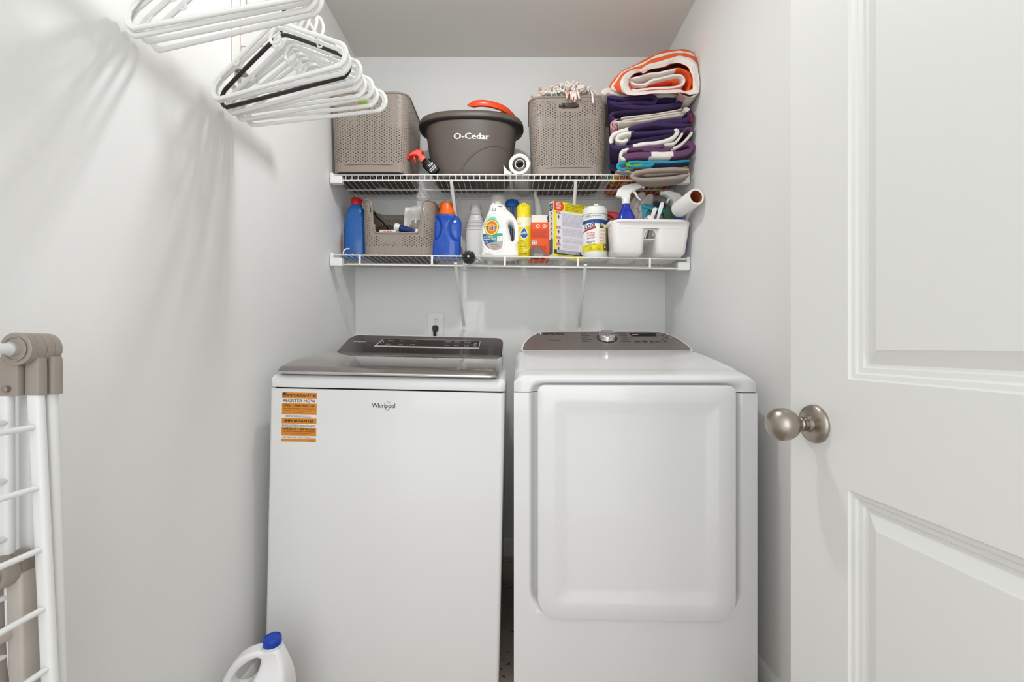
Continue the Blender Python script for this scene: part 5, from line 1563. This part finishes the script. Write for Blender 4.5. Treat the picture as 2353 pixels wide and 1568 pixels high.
leg('leg', .6035, -.010, -.008, .022, .013, zt=.966)
leg('leg', .6095, .0270, .0750, .0185, .0125, zt=.966)
leg('leg', .628, .027, .055, .0175, .016, zt=.966)
leg('leg', .634, -.010, -.004, .020, .018, zt=.98)
# joint: discs side by side along the hinge line
for k_, (y0, y1, rr) in enumerate([(.592, .6020, .0222), (.6023, .6125, .0222), (.6130, .6235, .0222), (.6240, .634, .0220)]):
    MB().lathe([(.0, 0), (rr - .0008, 0), (rr, .0006), (rr, y1 - y0 - .0005), (rr - .0005, y1 - y0), (0, y1 - y0)], (.018, y0 - .6, JZ), (0, 1, 0), 40).build('hinge_disc', RACKG, rk, ang=30)
MB().lathe([(.0165, -.0006), (.017, -.0018), (.0155, -.0018), (.0145, -.0004)], (.018, -.008, JZ), (0, 1, 0), 32, cap=False).build('disc_groove', RACKG, rk)
MB().tube([(.016, -.004, JZ), (.016, -.62, JZ)], .0075, 14).build('top_rail', RACKW, rk)
MB().lathe([(.0095, 0), (.0095, .006)], (.016, -.014, JZ), (0, 1, 0), 20).build('rail_collar', mat('grey_collar', 'b5b3b0', .4), rk)
for (yc, xo, w_, dp_) in ((.6035, -.002, .036, .014), (.6095, .0277, .0200, .0135), (.6268, .0300, .0220, .0155)):
    r_ = []
    for z, s_ in ((.962, 1), (1.0, 1.0), (1.012, .96), (1.016, .88)):
        r_.append([(xo + a * s_, yc - .60 + b_ * s_, z) for a, b_ in rrect(w_, dp_, .003, 2)])
    MB().loft(r_).build('socket', RACKG, rk, ang=25)
    MB().prism([(xo - .003, yc - .608, 1.010), (xo + .003, yc - .608, 1.010), (xo + .001, yc - .608, 1.021)], (0, .010, 0)).build('socket_fin', RACKG, rk, smooth=False)
MB().lathe([(0, 0), (.0045, 0), (.0045, .004), (.002, .005), (0, .005)], (.003, -.0045, .972), (0, -1, 0), 12).build('bolt', NICK, rk)
for i, z in enumerate([.918, .8335, .748, .666, .582, .498, .414, .33, .246, .162]):
    xk = .0235 + .052 * (1 - z / .985) + .003
    MB().tube([(xk, .012, z), (xk, -.62, z)], .0042, 10).build('rung', RACKW, rk)
for i, z in enumerate([.925, .845, .765, .685, .605]):
    MB().tube([(-.004, .003, z), (-.010, -.62, z)], .0042, 10).build('rung', RACKW, rk)
# near end frames (toward the room door)
for xo, xb_ in ((0, .05), (0, -.01), (0, .028)):
    MB().tube([(xo, -.60, JZ), (xb_, -.60, 0)], .010, 10).build('leg', RACKW, rk)
# lower wing hinge
MB().lathe([(0, 0), (.020, 0), (.0215, .002), (.0215, .018), (.0205, .018), (.0205, .020), (.0215, .020), (.0215, .038), (.020, .040), (0, .040)], (-.002, -.020, JZ - .305), (0, 1, 0), 32).build('wing_hinge', RACKG, rk)
MB().lathe([(.014, -.001), (.015, -.002), (.0125, -.002)], (-.002, -.020, JZ - .305), (0, 1, 0), 28, cap=False).build('disc_groove', mat('grey_collar', 'b5b3b0', .4), rk)
LG = mat('light_taupe_plastic', 'bdb5ad', .4)
MB().loft([[(x0_ + a, b_ + .012, z) for a, b_ in rrect(.022, .030, .004, 3)] for z, x0_ in ((.0, .035), (.5, .014), (.72, .008))]).build('wing_arm', LG, rk)
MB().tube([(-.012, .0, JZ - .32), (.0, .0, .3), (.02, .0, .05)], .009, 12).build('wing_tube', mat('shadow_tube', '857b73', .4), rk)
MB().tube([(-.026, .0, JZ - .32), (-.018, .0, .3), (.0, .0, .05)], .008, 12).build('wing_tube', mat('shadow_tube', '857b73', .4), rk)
MB().lathe([(.0075, 0), (.0095, -.001), (.0095, .02)], (.0, -.022, JZ - .391), (0, 1, 0), 20, cap=False).build('wing_socket', LG, rk)
MB().tube(catmull([(.028, .04, .712), (.020, .03, .706), (.018, .03, .68), (.018, .03, .55)], 4), .0042, 8).build('lock_wire', RACKW, rk)

# ------------------------------------------------------------------ white jug with blue cap on the floor
jg = thing('vinegar_jug', 'white plastic jug with blue cap on the floor by the washer', 'jug', (-.632, 1.075, 0), (0, 0, radians(8)))
JW = mat('jug_plastic', 'efeff0', .35)
out = [(-.075, .0), (-.080, .02), (-.080, .12), (-.080, .165), (-.074, .205), (-.060, .240), (-.038, .268), (-.014, .282), (.008, .287), (.022, .287), (.040, .288), (.056, .286), (.064, .272), (.073, .245), (.079, .21), (.080, .16), (.080, .02), (.075, .0)]
hole = [(-.046, .190), (-.052, .208), (-.044, .232), (-.024, .254), (.000, .268), (.014, .270), (.019, .262), (.013, .240), (.000, .216), (-.018, .194), (-.034, .184)]
vs, fs = curve_geo([out, hole], .012, .0085, 4, smooth=3)
wid = lambda x_, z: 1.0 + 2.3 * smooth(.285, .12, z) * smooth(-.045, .035, x_ + (.25 - z) * .7)
MB().add([(x_, z_ * wid(x_, y_), y_) for x_, y_, z_ in vs], [tuple(reversed(f_)) for f_ in fs]).build('jug_body', JW, jg, ang=75)
MB().lathe([(.0175, .272), (.0175, .288), (.0225, .2885), (.0225, .291), (.016, .292)], (.039, 0, 0), seg=28).build('neck', JW, jg)
MB().lathe([(.0205, .291), (.0212, .293), (.0208, .307), (.0195, .3095), (.0180, .3098), (.0175, .3085), (0, .3085)], (.039, 0, 0), seg=36).build('cap', mat('blue_cap', '0d3fae', .4), jg)
